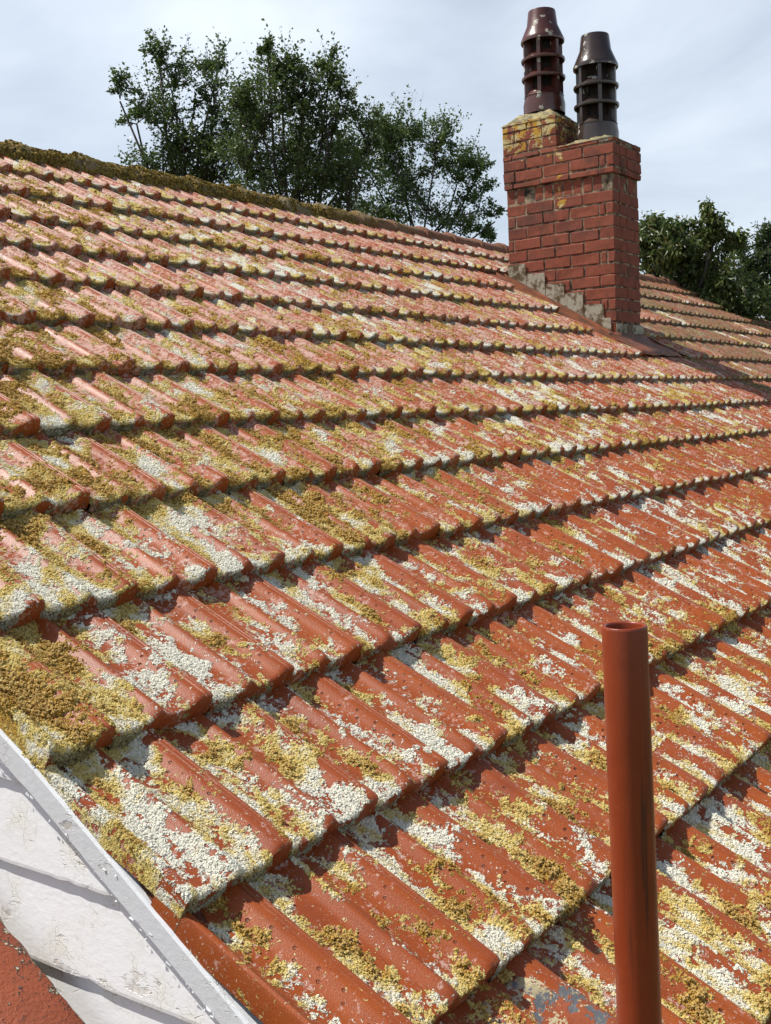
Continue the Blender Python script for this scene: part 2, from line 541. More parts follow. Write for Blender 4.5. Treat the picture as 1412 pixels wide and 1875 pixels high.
def make_pipe_mat():
    m, T, B = new_mat('red painted pipe')
    P = T.pos()
    sx = T.sep(P)
    st = T.noise(T.comb(T.math('MULTIPLY', sx[0], 130.0), T.math('MULTIPLY', sx[1], 130.0), T.math('MULTIPLY', sx[2], 4.0)), 1.0, 4.0, 0.6)
    n1 = T.noise(P, 30.0, 4.0, 0.6)
    c = T.mix(n1, rgba(0.175, 0.028, 0.008), rgba(0.255, 0.042, 0.011))
    # tar-like scuffing about mid height
    band = T.math('MULTIPLY', T.step(sx[2], 3.20, 3.40), T.step(sx[2], 3.72, 3.52))
    face = T.step(T.math('SUBTRACT', T.math('MULTIPLY', T.math('SUBTRACT', sx[0], 0.3995), -0.5), T.math('MULTIPLY', T.math('SUBTRACT', sx[1], 0.624), 1.0)), 0.002, 0.028)
    tar = T.math('MULTIPLY', T.step(T.math('ADD', st, T.math('MULTIPLY', band, 0.06)), 0.58, 0.74, 0.0, 0.75), T.math('MULTIPLY', band, face))
    c = T.mix(tar, c, rgba(0.025, 0.015, 0.012))
    speck = T.step(T.noise(P, 260.0, 2.0), 0.76, 0.79)
    c = T.mix(T.math('MULTIPLY', speck, 0.6), c, rgba(0.5, 0.25, 0.15))
    T.put(B.inputs['Base Color'], c)
    B.inputs['Roughness'].default_value = 0.36
    B.inputs['Specular IOR Level'].default_value = 0.4
    T.put(B.inputs['Normal'], bump(T, T.math('ADD', T.math('MULTIPLY', st, 0.4), n1), 0.25, 0.002))
    return m


M_PIPE = make_pipe_mat()


def make_sheet_mat():
    m, T, B = new_mat('flaking painted lead')
    P = T.pos()
    n1 = T.noise(P, 24.0, 6.0, 0.70, 0.3)
    n2 = T.noise(P, 13.0, 5.0, 0.65)
    pm = T.step(n1, 0.470, 0.485)
    g = T.mix(n2, rgba(0.07, 0.078, 0.085), rgba(0.25, 0.265, 0.27))
    c = T.mix(pm, g, T.mix(n2, rgba(0.20, 0.038, 0.010), rgba(0.34, 0.080, 0.018)))
    lich = T.step(T.math('ADD', T.math('MULTIPLY', T.noise(P, 19.0, 5.0, 0.75), 0.6), T.math('MULTIPLY', T.noise(P, 130.0, 3.0, 0.6), 0.4)), 0.515, 0.535)
    c = T.mix(lich, c, T.mix(n2, rgba(0.30, 0.20, 0.05), rgba(0.60, 0.57, 0.42)))
    T.put(B.inputs['Base Color'], c)
    T.put(B.inputs['Metallic'], T.math('MULTIPLY', T.math('SUBTRACT', 1.0, pm), 0.45))
    T.put(B.inputs['Roughness'], T.lin(pm, 0, 1, 0.42, 0.6))
    T.put(B.inputs['Normal'], bump(T, T.math('ADD', T.math('MULTIPLY', pm, 0.5), n1), 0.6, 0.004))
    return m


M_SHEET = make_sheet_mat()


def make_ridge_mat():
    m, T, B = new_mat('moss covered ridge clay')
    P = T.pos()
    sx = T.sep(P)
    n1 = T.noise(P, 9.0, 4.0, 0.65)
    n2 = T.noise(P, 70.0, 3.0, 0.6)
    bare = T.step(T.math('ADD', sx[0], T.math('MULTIPLY', T.math('SUBTRACT', n1, 0.5), 3.5)), 4.9, 6.2)
    clay = T.mix(n1, rgba(0.16, 0.07, 0.045), rgba(0.33, 0.17, 0.11))
    mo = T.mix(T.step(n2, 0.35, 0.65), rgba(0.06, 0.042, 0.014), rgba(0.26, 0.18, 0.055))
    mo = T.mix(T.step(T.noise(P, 5.0, 2.0), 0.5, 0.6, 0.0, 0.6), mo, rgba(0.24, 0.20, 0.13))
    T.put(B.inputs['Base Color'], T.mix(bare, mo, clay))
    B.inputs['Roughness'].default_value = 0.95
    B.inputs['Specular IOR Level'].default_value = 0.2
    T.put(B.inputs['Normal'], bump(T, T.math('ADD', n1, n2), 1.0, 0.012))
    return m


M_RIDGE = make_ridge_mat()


def make_clump_mat():
    m, T, B = new_mat('lichen clump')
    tone = T.attr('tone', 'INSTANCER')
    old = T.attr('shade', 'INSTANCER')
    P = T.pos()
    n2 = T.noise(P, 330.0, 2.0, 0.6)
    c = growth_colour(T, tone, T.math('ADD', n2, 0.08))
    c = T.mix(T.math('MULTIPLY', old, 0.14), c, rgba(0.80, 0.76, 0.62))
    c = T.mix(T.math('MULTIPLY', T.attr('lip', 'INSTANCER'), 0.7), c, rgba(0.19, 0.185, 0.13))  # clumps on lip faces darkened likewise, painted shade
    T.put(B.inputs['Base Color'], c)
    B.inputs['Roughness'].default_value = 1.0
    B.inputs['Specular IOR Level'].default_value = 0.1
    return m


M_CLUMP = make_clump_mat()


def make_moss_mat():
    m, T, B = new_mat('ridge moss clump')
    P = T.pos()
    n2 = T.noise(P, 60.0, 3.0, 0.6)
    c = T.mix(T.step(n2, 0.3, 0.7), rgba(0.055, 0.038, 0.012), rgba(0.33, 0.23, 0.06))
    T.put(B.inputs['Base Color'], c)
    B.inputs['Roughness'].default_value = 1.0
    B.inputs['Specular IOR Level'].default_value = 0.1
    return m


M_MOSS = make_moss_mat()

# ------------------------------------------------------------------ ground
g = link('ground', mesh('ground', [(-600, -600, 0), (600, -600, 0), (600, 600, 0), (-600, 600, 0)], [(0, 1, 2, 3)], M_GRASS))
g['kind'] = 'structure'

# ------------------------------------------------------------------ the house
house = link('house', None)
house.location = (0, 0, 0)
tag(house, 'white weatherboard house under a lichen covered red clay tile roof', 'house')

EAVE_S = -0.86
# roof deck under the tiles (both slopes)
deck = MB()
def slab(x0, x1, s0, s1, n0, n1, back=False):
    def q(x, s, n):
        v = rp(x, s, n)
        if back:
            yr = rp(0, RIDGE_S, 0).y
            v.y = 2 * yr - v.y
        return v
    deck.add([q(x0, s0, n0), q(x1, s0, n0), q(x1, s1, n0), q(x0, s1, n0), q(x0, s0, n1), q(x1, s0, n1), q(x1, s1, n1), q(x0, s1, n1)],
             [(0, 3, 2, 1), (4, 5, 6, 7), (0, 1, 5, 4), (1, 2, 6, 5), (2, 3, 7, 6), (3, 0, 4, 7)])
slab(0.03, ROOF_LEN - 0.03, EAVE_S + 0.05, RIDGE_S - 0.02, -0.075, -0.034)
slab(0.0, ROOF_LEN, EAVE_S, RIDGE_S - 0.02, -0.06, 0.03, True)
roof = deck.build('roof', M_WOOD, house)

# ---- interlocking tile
PROF = [(0.0, -0.012), (0.006, 0.004), (0.03, 0.001), (0.10, -0.001), (0.22, -0.001), (0.33, 0.001), (0.372, 0.005), (0.40, 0.013),
        (0.428, 0.0195), (0.452, 0.0212), (0.478, 0.0185), (0.505, 0.010), (0.53, 0.003), (0.60, -0.0005), (0.69, 0.000), (0.755, 0.004),
        (0.80, 0.0120), (0.842, 0.0205), (0.872, 0.0240), (0.905, 0.0243), (0.914, 0.0212), (0.923, 0.0243), (0.946, 0.0245),
        (0.955, 0.0214), (0.964, 0.0245), (0.986, 0.0225), (0.996, -0.002)]
PROF = [(a, b * 0.86 if b > 0.002 else b) for a, b in PROF]


def prof_h(p):
    return float(np.interp(p, [a for a, _ in PROF], [b for _, b in PROF]))


def pan_of(p):
    return float(np.interp(p, [0.0, 0.34, 0.40, 0.50, 0.55, 0.72, 0.80, 0.86, 1.0], [1.0, 1.0, 0.25, 0.2, 0.9, 0.95, 0.45, 0.08, 0.08]))


LIP = 0.0395
STATIONS = [0.0, 0.003, 0.009, 0.018, 0.04, 0.08, 0.13, 0.18, 0.23, 0.28, 0.33, 0.40]


def tile_arrays(kind, seed=0):
    """local (x across, s up slope, n out) arrays: verts, faces, pan, edist, pacross, top-face flags"""
    r = random.Random(seed)
    prof = list(PROF)
    if kind == 'verge':          # first tile of a course: plain raised border on its outer side
        prof = [(-0.004, -0.030), (0.0, 0.004), (0.012, 0.0105), (0.05, 0.0125), (0.085, 0.010), (0.10, 0.001)] + [q for q in PROF if q[0] > 0.12]
    elif kind == 'half':         # cut tile on the alternate courses
        prof = [(0.415, -0.030), (0.418, 0.0100), (0.43, 0.0160)] + [q for q in PROF if q[0] >= 0.45]
    V, Fc, pan, ed, pa, top = [], [], [], [], [], []
    m = len(prof)

    def low(p):
        return prof_h((p + 0.5) % 1.0)
    rows = []
    for bi, (e, f) in enumerate([(0.010, 0.0), (0.0015, 0.12), (-0.001, 0.65)]):      # underside edge and lip face
        row = []
        for p, h in prof:
            topn = h + LIP - 0.0022
            bot = max(min(low(p) * 0.35 + 0.002, topn - 0.016), -0.001)
            if h < -0.01: topn = bot = min(h, 0.0)
            wob = (r.random() - 0.5) * 0.002
            row.append(len(V))
            V.append((p * TW, e + wob, bot + (topn - bot) * f))
            pan.append(-0.60 + 1.6 * pan_of(p)); ed.append(-1.0); pa.append(p)
        rows.append(row)
    for e in STATIONS:
        row = []
        for p, h in prof:
            n = h + LIP - TILT * e
            rd = max(0.0, 1 - e / 0.006)
            n -= 0.0022 * rd * rd
            if 0.36 < p < 0.54:                       # rounded nose of the middle rib
                n -= max(0.0, h) * 0.22 * max(0.0, 1 - e / 0.020) ** 1.5
            if 0.80 < p < 0.995:
                n -= max(0.0, h) * 0.10 * max(0.0, 1 - e / 0.014) ** 1.5
            n += (r.random() - 0.5) * 0.0010
            row.append(len(V))
            V.append((p * TW, e, n))
            pan.append(pan_of(p)); ed.append(e); pa.append(p)
        rows.append(row)
    for i in range(len(rows) - 1):
        for j in range(m - 1):
            Fc.append((rows[i][j], rows[i][j + 1], rows[i + 1][j + 1], rows[i + 1][j]))
            top.append(1 if 1 <= j < m - 2 else 0)
    return (np.array(V), np.array(Fc), np.array(pan), np.array(ed), np.array(pa), np.array(top))


def set_attr(me, name, arr):
    a = me.attributes.new(name, 'FLOAT', 'POINT')
    a.data.foreach_set('value', np.asarray(arr, np.float32))


def tile_mesh(name, A):
    me = mesh(name, A[0], A[1], M_TILE, True)
    me.set_sharp_from_angle(angle=math.radians(38))
    set_attr(me, 'pan', A[2]); set_attr(me, 'edist', A[3]); set_attr(me, 'pacross', A[4])
    return me


KINDS_T = {}
for k, nvar in (('full', 3), ('verge', 2), ('half', 2)):
    KINDS_T[k] = []
    for i in range(nvar):
        A = tile_arrays(k, 5 + i)
        KINDS_T[k].append((A, tile_mesh('roof_tile', A)))

ROT = Matrix(((1, 0, 0), (0, CT, -ST), (0, ST, CT)))


def sag(x, s):
    """the old roof is not quite true"""
    return 0.010 * math.sin(x * 0.9 + 0.5) * math.sin(s * 0.8) - 0.010 * math.exp(-((x - 9.0) / 1.6) ** 2)


CH_X0, CH_X1, CH_Y0, CH_Y1 = 6.10, 6.53, 3.18, 4.01
CH_S0 = (CH_Y0 - O0.y) / CT
CH_S1 = (CH_Y1 - O0.y) / CT

tiles = []
for k in range(1, 16):
    s = GAUGE * (13 - k)
    odd = k % 2
    x0 = 0.0025 if not odd else -0.0925
    i = 0
    while True:
        x = x0 + TW * i
        i += 1
        if x > ROOF_LEN - 0.1:
            break
        # around the chimney: cut away under the stack and along its gutters
        if x + TW * 0.6 > CH_X0 - 0.30 and x + TW * 0.5 < CH_X1 + 0.15 and s + 0.30 > CH_S0 - 0.02 and s < CH_S1 - 0.02:
            continue
        kind = 'full'
        if i == 1:
            kind = 'half' if odd else 'verge'
        tiles.append((k, x, s, kind))

recs = []
for (k, x, s, kind) in tiles:
    jx, js = rng.normal(0, 0.0010), rng.normal(0, 0.0022)
    ra, rb = rng.normal(0, 0.005), rng.normal(0, 0.004)
    rc = rng.normal(0, 0.006)
    M = Matrix.Translation(rp(x + jx, s + js, 0.001 + sag(x, s))) @ ROT.to_4x4() @ Matrix.Rotation(ra, 4, 'Z') @ Matrix.Rotation(rb, 4, 'X') @ Matrix.Rotation(rc, 4, 'Y')
    c = M @ Vector((TW / 2, 0.15, 0))
    d = c - CAM
    dep = d.dot(fwd)
    vx = 706 + FPX * d.dot(R2) / max(dep, .01)
    vy = 937.5 - FPX * d.dot(U2) / max(dep, .01)
    vis = dep > 0.3 and -160 < vx < 1560 and vy < 2060
    recs.append(dict(M=M, kind=kind, var=int(rng.integers(0, len(KINDS_T[kind]))), tid=float(rng.random()), d=d.length, vis=vis, k=k, x=x, s=s))
order = sorted([r for r in recs if r['vis']], key=lambda r: r['d'])
near = order[:300]
nearset = set(id(r) for r in near)
for r in near:
    o = link('roof_tile', KINDS_T[r['kind']][r['var']][1], roof)
    o.matrix_world = r['M']
    o['tid'] = r['tid']


def merged(recs_, top_only=False, dens=None):
    V, Fc, pan, ed, pa, ti, dn = [], [], [], [], [], [], []
    b = 0
    for r in recs_:
        A = KINDS_T[r['kind']][r['var']][0]
        Mx = np.array(r['M'])
        v = A[0] @ Mx[:3, :3].T + Mx[:3, 3]
        f = A[1][A[5] > 0] if top_only else A[1]
        V.append(v); Fc.append(f + b); b += len(v)
        pan.append(A[2]); ed.append(A[3]); pa.append(A[4]); ti.append(np.full(len(v), r['tid']))
        dn.append(np.full(len(v), r['d']))
    me = bpy.data.meshes.new('tiles')
    V = np.concatenate(V); Fc = np.concatenate(Fc)
    me.from_pydata(V.tolist(), [], Fc.tolist())
    for nm, a in (('pan', pan), ('edist', ed), ('pacross', pa), ('tid', ti), ('cdist', dn)):
        set_attr(me, nm, np.concatenate(a))
    me.polygons.foreach_set('use_smooth', [True] * len(me.polygons))
    me.set_sharp_from_angle(angle=math.radians(38))
    return me


far_me = merged([r for r in recs if id(r) not in nearset])
far_me.materials.append(M_TILE)
ft = link('roof_tile_field', far_me, roof)
ft['kind'] = 'stuff'

# ------------------------------------------------------------------ lichen and moss grown on the tiles
def scatter(name, base_me, mat, density, rad, field_fn, seed=1, flat=1.0, freq=1.25, amp=3.2):
    ng = bpy.data.node_groups.new(name, 'GeometryNodeTree')
    ng.interface.new_socket('Geometry', in_out='INPUT', socket_type='NodeSocketGeometry')
    ng.interface.new_socket('Geometry', in_out='OUTPUT', socket_type='NodeSocketGeometry')
    T = NT(ng)
    gi = T.new('NodeGroupInput'); go = T.new('NodeGroupOutput')
    dp = T.new('GeometryNodeDistributePointsOnFaces', distribute_method='RANDOM')
    ng.links.new(gi.outputs[0], dp.inputs['Mesh'])
    dp.inputs['Density'].default_value = density
    dp.inputs['Seed'].default_value = seed
    geo = dp.outputs['Points']
    sel, lift, scale, stores = field_fn(T)
    dl = T.new('GeometryNodeDeleteGeometry', domain='POINT')
    ng.links.new(geo, dl.inputs['Geometry'])
    nt = T.new('FunctionNodeBooleanMath', operation='NOT')
    ng.links.new(sel, nt.inputs[0])
    ng.links.new(nt.outputs[0], dl.inputs['Selection'])
    # fields are evaluated before the points are lifted
    geo = dl.outputs[0]
    for nm, f in stores.items():
        st = T.new('GeometryNodeStoreNamedAttribute', data_type='FLOAT', domain='POINT')
        st.inputs['Name'].default_value = nm
        ng.links.new(geo, st.inputs['Geometry'])
        T.put(st.inputs['Value'], f)
        geo = st.outputs[0]
    sn = T.new('GeometryNodeStoreNamedAttribute', data_type='FLOAT', domain='POINT')
    sn.inputs['Name'].default_value = 'csize'
    ng.links.new(geo, sn.inputs['Geometry'])
    T.put(sn.inputs['Value'], scale)
    geo = sn.outputs[0]
    sp = T.new('GeometryNodeSetPosition')
    ng.links.new(geo, sp.inputs['Geometry'])
    T.put(sp.inputs['Offset'], T.vm('SCALE', dp.outputs['Normal'], lift))
    geo = sp.outputs[0]
    jn = T.new('GeometryNodeGeometryToInstance')
    for v in range(4):
        ic = T.new('GeometryNodeMeshIcoSphere')
        ic.inputs['Radius'].default_value = rad
        ic.inputs['Subdivisions'].default_value = 2
        s2 = T.new('GeometryNodeSetPosition')
        ng.links.new(ic.outputs['Mesh'], s2.inputs['Geometry'])
        P = T.new('GeometryNodeInputPosition').outputs[0]
        nz = T.new('ShaderNodeTexNoise')
        nz.inputs['Scale'].default_value = freq / rad
        nz.inputs['Detail'].default_value = 1.0
        T.put(nz.inputs['Vector'], T.vm('ADD', P, (v * 3.1, v * 1.7, v * 5.3)))
        ns = T.math('MULTIPLY', T.math('SUBTRACT', nz.outputs[0], 0.5), amp)
        T.put(s2.inputs['Offset'], T.vm('SCALE', P, ns))
        if flat < 1.0:
            tf = T.new('GeometryNodeTransform')
            tf.inputs['Scale'].default_value = (1.0, 1.0, flat)
            ng.links.new(s2.outputs[0], tf.inputs[0])
            s2 = tf
        sm = T.new('GeometryNodeSetMaterial')
        sm.inputs['Material'].default_value = mat
        ng.links.new(s2.outputs[0], sm.inputs['Geometry'])
        ng.links.new(sm.outputs[0], jn.inputs[0])
    ip = T.new('GeometryNodeInstanceOnPoints')
    ng.links.new(geo, ip.inputs['Points'])
    ng.links.new(jn.outputs[0], ip.inputs['Instance'])
    ip.inputs['Pick Instance'].default_value = True
    rr = T.new('FunctionNodeRandomValue', data_type='FLOAT_VECTOR')
    rr.inputs[0].default_value = (0, 0, 0)
    rr.inputs[1].default_value = (6.28, 6.28, 6.28)
    if flat < 1.0:
        rr.inputs[0].default_value = (-0.55, -0.55, 0)
        rr.inputs[1].default_value = (0.55, 0.55, 6.28)
        er = T.new('FunctionNodeEulerToRotation')
        ng.links.new(rr.outputs[0], er.inputs[0])
        ro = T.new('FunctionNodeRotateRotation', rotation_space='LOCAL')
        sr = T.new('GeometryNodeStoreNamedAttribute', data_type='QUATERNION', domain='POINT')
        ng.links.new(dp.outputs['Rotation'], ro.inputs[0])
        ng.links.new(er.outputs[0], ro.inputs[1])
        ng.links.new(ro.outputs[0], ip.inputs['Rotation'])
        T.t.nodes.remove(sr)
    else:
        ng.links.new(rr.outputs[0], ip.inputs['Rotation'])
    ng.links.new(T.attr('csize'), ip.inputs['Scale'])
    ng.links.new(ip.outputs[0], go.inputs[0])
    o = link(name, base_me)
    md = o.modifiers.new('growth', 'NODES')
    md.node_group = ng
    return o


def tile_growth(T):
    tid, pan, e, cd_ = T.attr('tid'), T.attr('pan'), T.attr('edist'), T.attr('cdist')
    F = growth_fields(T, tid, pan, e)
    ex = T.math('SUBTRACT', F['cov'], THR)
    rv = T.new('FunctionNodeRandomValue', data_type='FLOAT').outputs[1]
    keep = T.math('GREATER_THAN', T.math('ADD', ex, T.math('MULTIPLY', T.math('SUBTRACT', rv, 0.5), 0.02)), 0.0)
    # fewer with distance
    rv2 = T.new('FunctionNodeRandomValue', data_type='FLOAT')
    rv2.inputs['Seed'].default_value = 9
    keep = T.math('MULTIPLY', keep, T.math('LESS_THAN', rv2.outputs[1], T.math('MULTIPLY', T.lin(cd_, 1.8, 4.2, 1.0, 0.14), T.math('MAXIMUM', T.step(cd_, 4.4, 3.6), T.step(F['tone'], 0.52, 0.58, 0.0, 0.8)))))
    rv5 = T.new('FunctionNodeRandomValue', data_type='FLOAT')
    rv5.inputs['Seed'].default_value = 51
    keep = T.math('MULTIPLY', keep, T.math('MAXIMUM', T.math('GREATER_THAN', e, -0.3), T.math('LESS_THAN', rv5.outputs[1], T.step(cd_, 3.4, 2.0, 0.0, 0.75))))
    cmp_ = T.new('FunctionNodeCompare', data_type='FLOAT', operation='GREATER_THAN')
    T.put(cmp_.inputs[0], keep)
    cmp_.inputs[1].default_value = 0.5
    rv3 = T.new('FunctionNodeRandomValue', data_type='FLOAT')
    rv3.inputs['Seed'].default_value = 21
    mossy = T.step(F['tone'], 0.54, 0.64)
    depth = T.math('MULTIPLY', T.step(ex, 0.0, 0.16), T.math('ADD', 0.0012, T.math('MULTIPLY', mossy, 0.008)))
    lift = T.math('MULTIPLY', depth, rv3.outputs[1])
    rv4 = T.new('FunctionNodeRandomValue', data_type='FLOAT')
    rv4.inputs['Seed'].default_value = 33
    size = T.math('ADD', 0.45, T.math('MULTIPLY', rv4.outputs[1], 0.75))
    size = T.math('MULTIPLY', size, T.step(ex, -0.01, 0.07, 0.55, 1.0))
    size = T.math('MULTIPLY', size, T.lin(cd_, 1.8, 5.5, 1.0, 1.75))
    tone = T.math('ADD', F['tone'], T.math('MULTIPLY', T.math('SUBTRACT', rv, 0.5), 0.05))
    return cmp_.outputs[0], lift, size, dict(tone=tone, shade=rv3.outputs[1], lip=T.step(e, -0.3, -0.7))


lich_tiles = [r for r in recs if r['vis'] and r['d'] < 6.2]
lm_ = merged(lich_tiles, True)
lich = scatter('lichen', lm_, M_CLUMP, 125000.0, 0.0022, tile_growth, flat=0.55, freq=1.5, amp=4.2)
tag(lich, 'crust of white and ochre lichen growing over the clay tiles', 'lichen', kind='stuff')

# ------------------------------------------------------------------ ridge
ridge_y = rp(0, RIDGE_S, 0).y
ridge_z = rp(0, RIDGE_S, 0).z
RT_LEN = 0.395


def ridge_mesh(seed, mossy):
    r = random.Random(seed)
    V, Fc = [], []
    n = 16
    nx = 10
    off = r.random() * 90
    for i in range(nx + 1):
        t = i / nx
        x = t * (RT_LEN + 0.03)
        rad = 0.086 - 0.010 * t + (0.010 if i <= 1 else 0.0)
        for j in range(n + 1):
            a = math.radians(-20 + 220 * j / n)
            q = mnoise.noise(Vector((x * 14 + off, a * 3.0, 0.0))) * (0.016 if mossy else 0.003) + (0.010 if mossy else 0.0)
            rr_ = rad + q
            V.append((x, rr_ * 1.12 * math.cos(a), 0.90 * rr_ * math.sin(a)))
    for i in range(nx):
        for j in range(n):
            a = i * (n + 1) + j
            Fc.append((a, a + n + 1, a + n + 2, a + 1))
    b = len(V)                       # end thickness
    for j in range(n + 1):
        v = V[j]
        V.append((v[0], v[1] * 0.84, v[2] * 0.84 - 0.004))
    for j in range(n):
        Fc.append((j, j + 1, b + j + 1, b + j))
    return mesh('ridge_tile', V, Fc, M_RIDGE, True)


rm = [ridge_mesh(i, True) for i in range(4)] + [ridge_mesh(9 + i, False) for i in range(3)]
nr = int(11.05 / RT_LEN)
ridge_base = []
for i in range(nr + 1):
    x = i * RT_LEN - 0.02
    me = rm[random.randrange(4)] if x < 5.4 else rm[4 + random.randrange(3)]
    if CH_X0 - 0.2 < x < CH_X0 - 0.1:
        pass
    o = link('ridge_tile', me, roof)
    o.location = (x, ridge_y, ridge_z - 0.012 + sag(x, 4.4) + random.uniform(-0.005, 0.005))
    o.rotation_euler = (random.uniform(-.03, .03), random.uniform(-0.012, 0.020), random.uniform(-.012, .012))
    ridge_base.append(o)
# mortar bed along both feet of the ridge
bed = MB()
for sgn in (1, -1):
    pts = []
    for i in range(90):
        x = 0.02 + i * (11.0 - 0.02) / 89
        pts.append((x, ridge_y - sgn * (0.088 + random.uniform(-.006, .006)), ridge_z - 0.050 + random.uniform(-.007, .007) + sag(x, 4.4)))
    bed.tube(pts, [0.017 + random.uniform(-.005, .007) for _ in pts], 6)
bed.build('ridge_bedding', M_RIDGE, roof, True)

# moss on the ridge, as growth on a copy of its camera side and crown
V, Fc, pan = [], [], []
for o in ridge_base:
    if o.location.x > 6.3:
        continue
    b = len(V)
    Mx = Matrix.Translation(o.location) @ o.rotation_euler.to_matrix().to_4x4()
    for v in o.data.vertices:
        V.append(tuple(Mx @ v.co))
    nf = 16 * 10
    for p_ in list(o.data.polygons)[:nf]:
        Fc.append(tuple(b + q for q in p_.vertices))
mm = mesh('ridge_moss', V, Fc)


def moss_growth(T):
    P = T.pos()
    x_ = T.sep(P)[0]
    n1 = T.noise(P, 6.0, 4.0, 0.65)
    lim = T.math('ADD', n1, T.lin(x_, 3.2, 6.3, 0.10, -0.20))
    cmp_ = T.new('FunctionNodeCompare', data_type='FLOAT', operation='GREATER_THAN')
    T.put(cmp_.inputs[0], lim)
    cmp_.inputs[1].default_value = 0.50
    rv = T.new('FunctionNodeRandomValue', data_type='FLOAT').outputs[1]
    lift = T.math('MULTIPLY', T.math('MULTIPLY', T.step(lim, 0.44, 0.72), 0.020), rv)
    return cmp_.outputs[0], lift, T.math('ADD', 0.55, rv), {}


moss = scatter('moss', mm, M_MOSS, 9000.0, 0.0085, moss_growth, 3)
tag(moss, 'olive brown moss growing thickly along the ridge of the roof', 'moss', kind='stuff')

# ------------------------------------------------------------------ gable wall, boards, barge
WX = 0.022                                     # outer face of the boards
z_b = [3.681, 3.534, 3.390, 3.237]
while z_b[-1] > 0.35:
    z_b.append(z_b[-1] - 0.150)


def roof_z(y):
    yr = ridge_y
    if y > yr: y = 2 * yr - y
    return O0.z + (y - O0.y) * ST / CT


EAVE_Y = rp(0, EAVE_S + 0.1).y
BACK_Y = 2 * ridge_y - EAVE_Y
wall = MB()
wall.add([(WX + 0.02, EAVE_Y + 0.35, 0), (WX + 0.02, BACK_Y - 0.35, 0), (WX + 0.02, BACK_Y - 0.35, roof_z(BACK_Y - 0.35) - 0.12), (WX + 0.02, ridge_y, roof_z(ridge_y) - 0.12), (WX + 0.02, EAVE_Y + 0.35, roof_z(EAVE_Y + 0.35) - 0.12),
          (0.15, EAVE_Y + 0.35, 0), (0.15, BACK_Y - 0.35, 0), (0.15, BACK_Y - 0.35, roof_z(BACK_Y - 0.35) - 0.12), (0.15, ridge_y, roof_z(ridge_y) - 0.12), (0.15, EAVE_Y + 0.35, roof_z(EAVE_Y + 0.35) - 0.12)],
         [(0, 4, 3, 2, 1), (5, 6, 7, 8, 9), (0, 5, 9, 4), (1, 2, 7, 6), (0, 1, 6, 5), (2, 3, 8, 7), (3, 4, 9, 8)])
gable = wall.build('gable_wall', M_WALL, house)
zt = [z_b[0] + 0.147 * i for i in range(12, 0, -1)]
for zb in zt + z_b:
    if zb > roof_z(ridge_y) - 0.25:
        continue
    zt_ = zb + 0.165
    # ends follow the roof slope
    ya = max(EAVE_Y + 0.33, O0.y + (zb + 0.05 - O0.z) * CT / ST)
    yc = max(EAVE_Y + 0.33, O0.y + (zt_ + 0.05 - O0.z) * CT / ST)
    yd, ye = 2 * ridge_y - yc, 2 * ridge_y - ya
    if yd <= yc:
        continue
    n = 110 if zb < 3.9 else 30
    V, Fc = [], []
    for i in range(n + 1):
        t = i / n
        t = t ** 1.7 if zb < 3.9 else t
        yb = ya + (ye - ya) * t
        yt = yc + (yd - yc) * t
        jag = max(0.0, mnoise.noise(Vector((yb * 55, zb * 7, 0.3))) - 0.12) * 0.009 + mnoise.noise(Vector((yb * 9, zb * 3, 1.3))) * 0.0012
        warp = mnoise.noise(Vector((yb * 2.2, zb * 5, 4.1))) * 0.0016
        V += [(WX + 0.004, yb, zb + 0.003 + jag), (WX - 0.0062 + warp, yb, zb + jag), (WX - 0.0067 + warp, yb, zb + 0.006 + jag * 0.6), (WX + 0.004, yt, zt_)]
    for i in range(n):
        a = i * 4
        for j in range(3):
            Fc.append((a + j, a + j + 1, a + j + 5, a + j + 4))
    link('weatherboard', mesh('weatherboard', V, Fc, M_WHITE), gable)

# other walls of the house, plain
ow = MB()
ow.box(0.15, ROOF_LEN - 0.2, EAVE_Y + 0.35, EAVE_Y + 0.47, 0, roof_z(EAVE_Y + 0.35) - 0.12)
ow.build('front_wall', M_WALL, house)
ow = MB()
ow.box(0.15, ROOF_LEN - 0.2, BACK_Y - 0.47, BACK_Y - 0.35, 0, roof_z(EAVE_Y + 0.35) - 0.12)
ow.build('back_wall', M_WALL, house)
ow = MB()
xa = ROOF_LEN - 0.2
ow.add([(xa, EAVE_Y + 0.35, 0), (xa, BACK_Y - 0.35, 0), (xa, BACK_Y - 0.35, roof_z(EAVE_Y + 0.35) - 0.12), (xa, ridge_y, roof_z(ridge_y) - 0.12), (xa, EAVE_Y + 0.35, roof_z(EAVE_Y + 0.35) - 0.12)], [(0, 1, 2, 3, 4)])
ow.build('end_wall', M_WALL, house)

# barge board along the verge, its paint curling off
def barge_top(y):
    base = O0.z + (y - O0.y) * ST / CT
    dz = float(np.interp(y, [0.2, 1.02, 1.46, 2.2], [-0.030, -0.030, 0.004, 0.004]))
    return base + dz


bb = MB()
N = 260
prev = None
V, Fc = [], []
for i in range(N + 1):
    t = i / N
    y = EAVE_Y - 0.05 + (ridge_y - EAVE_Y + 0.05) * t ** 1.6
    zt_ = barge_top(y)
    j1 = mnoise.noise(Vector((y * 60, 0.2, 0))) * 0.0016 + max(0, mnoise.noise(Vector((y * 24, 3.2, 0))) - .25) * 0.010
    j2 = mnoise.noise(Vector((y * 70, 5.2, 0))) * 0.0014
    zl = zt_ - 0.055 + j1
    V += [(0.0, y, zt_ + j2), (-0.003, y, zt_ - 0.006), (-0.003, y, zl + 0.004), (0.001, y, zl), (0.024, y, zl), (0.024, y, zt_ + j2)]
for i in range(N):
    a = i * 6
    for j in range(6):
        j2 = (j + 1) % 6
        Fc.append((a + j, a + j2, a + 6 + j2, a + 6 + j))
Fc.append((0, 5, 4, 3, 2, 1))
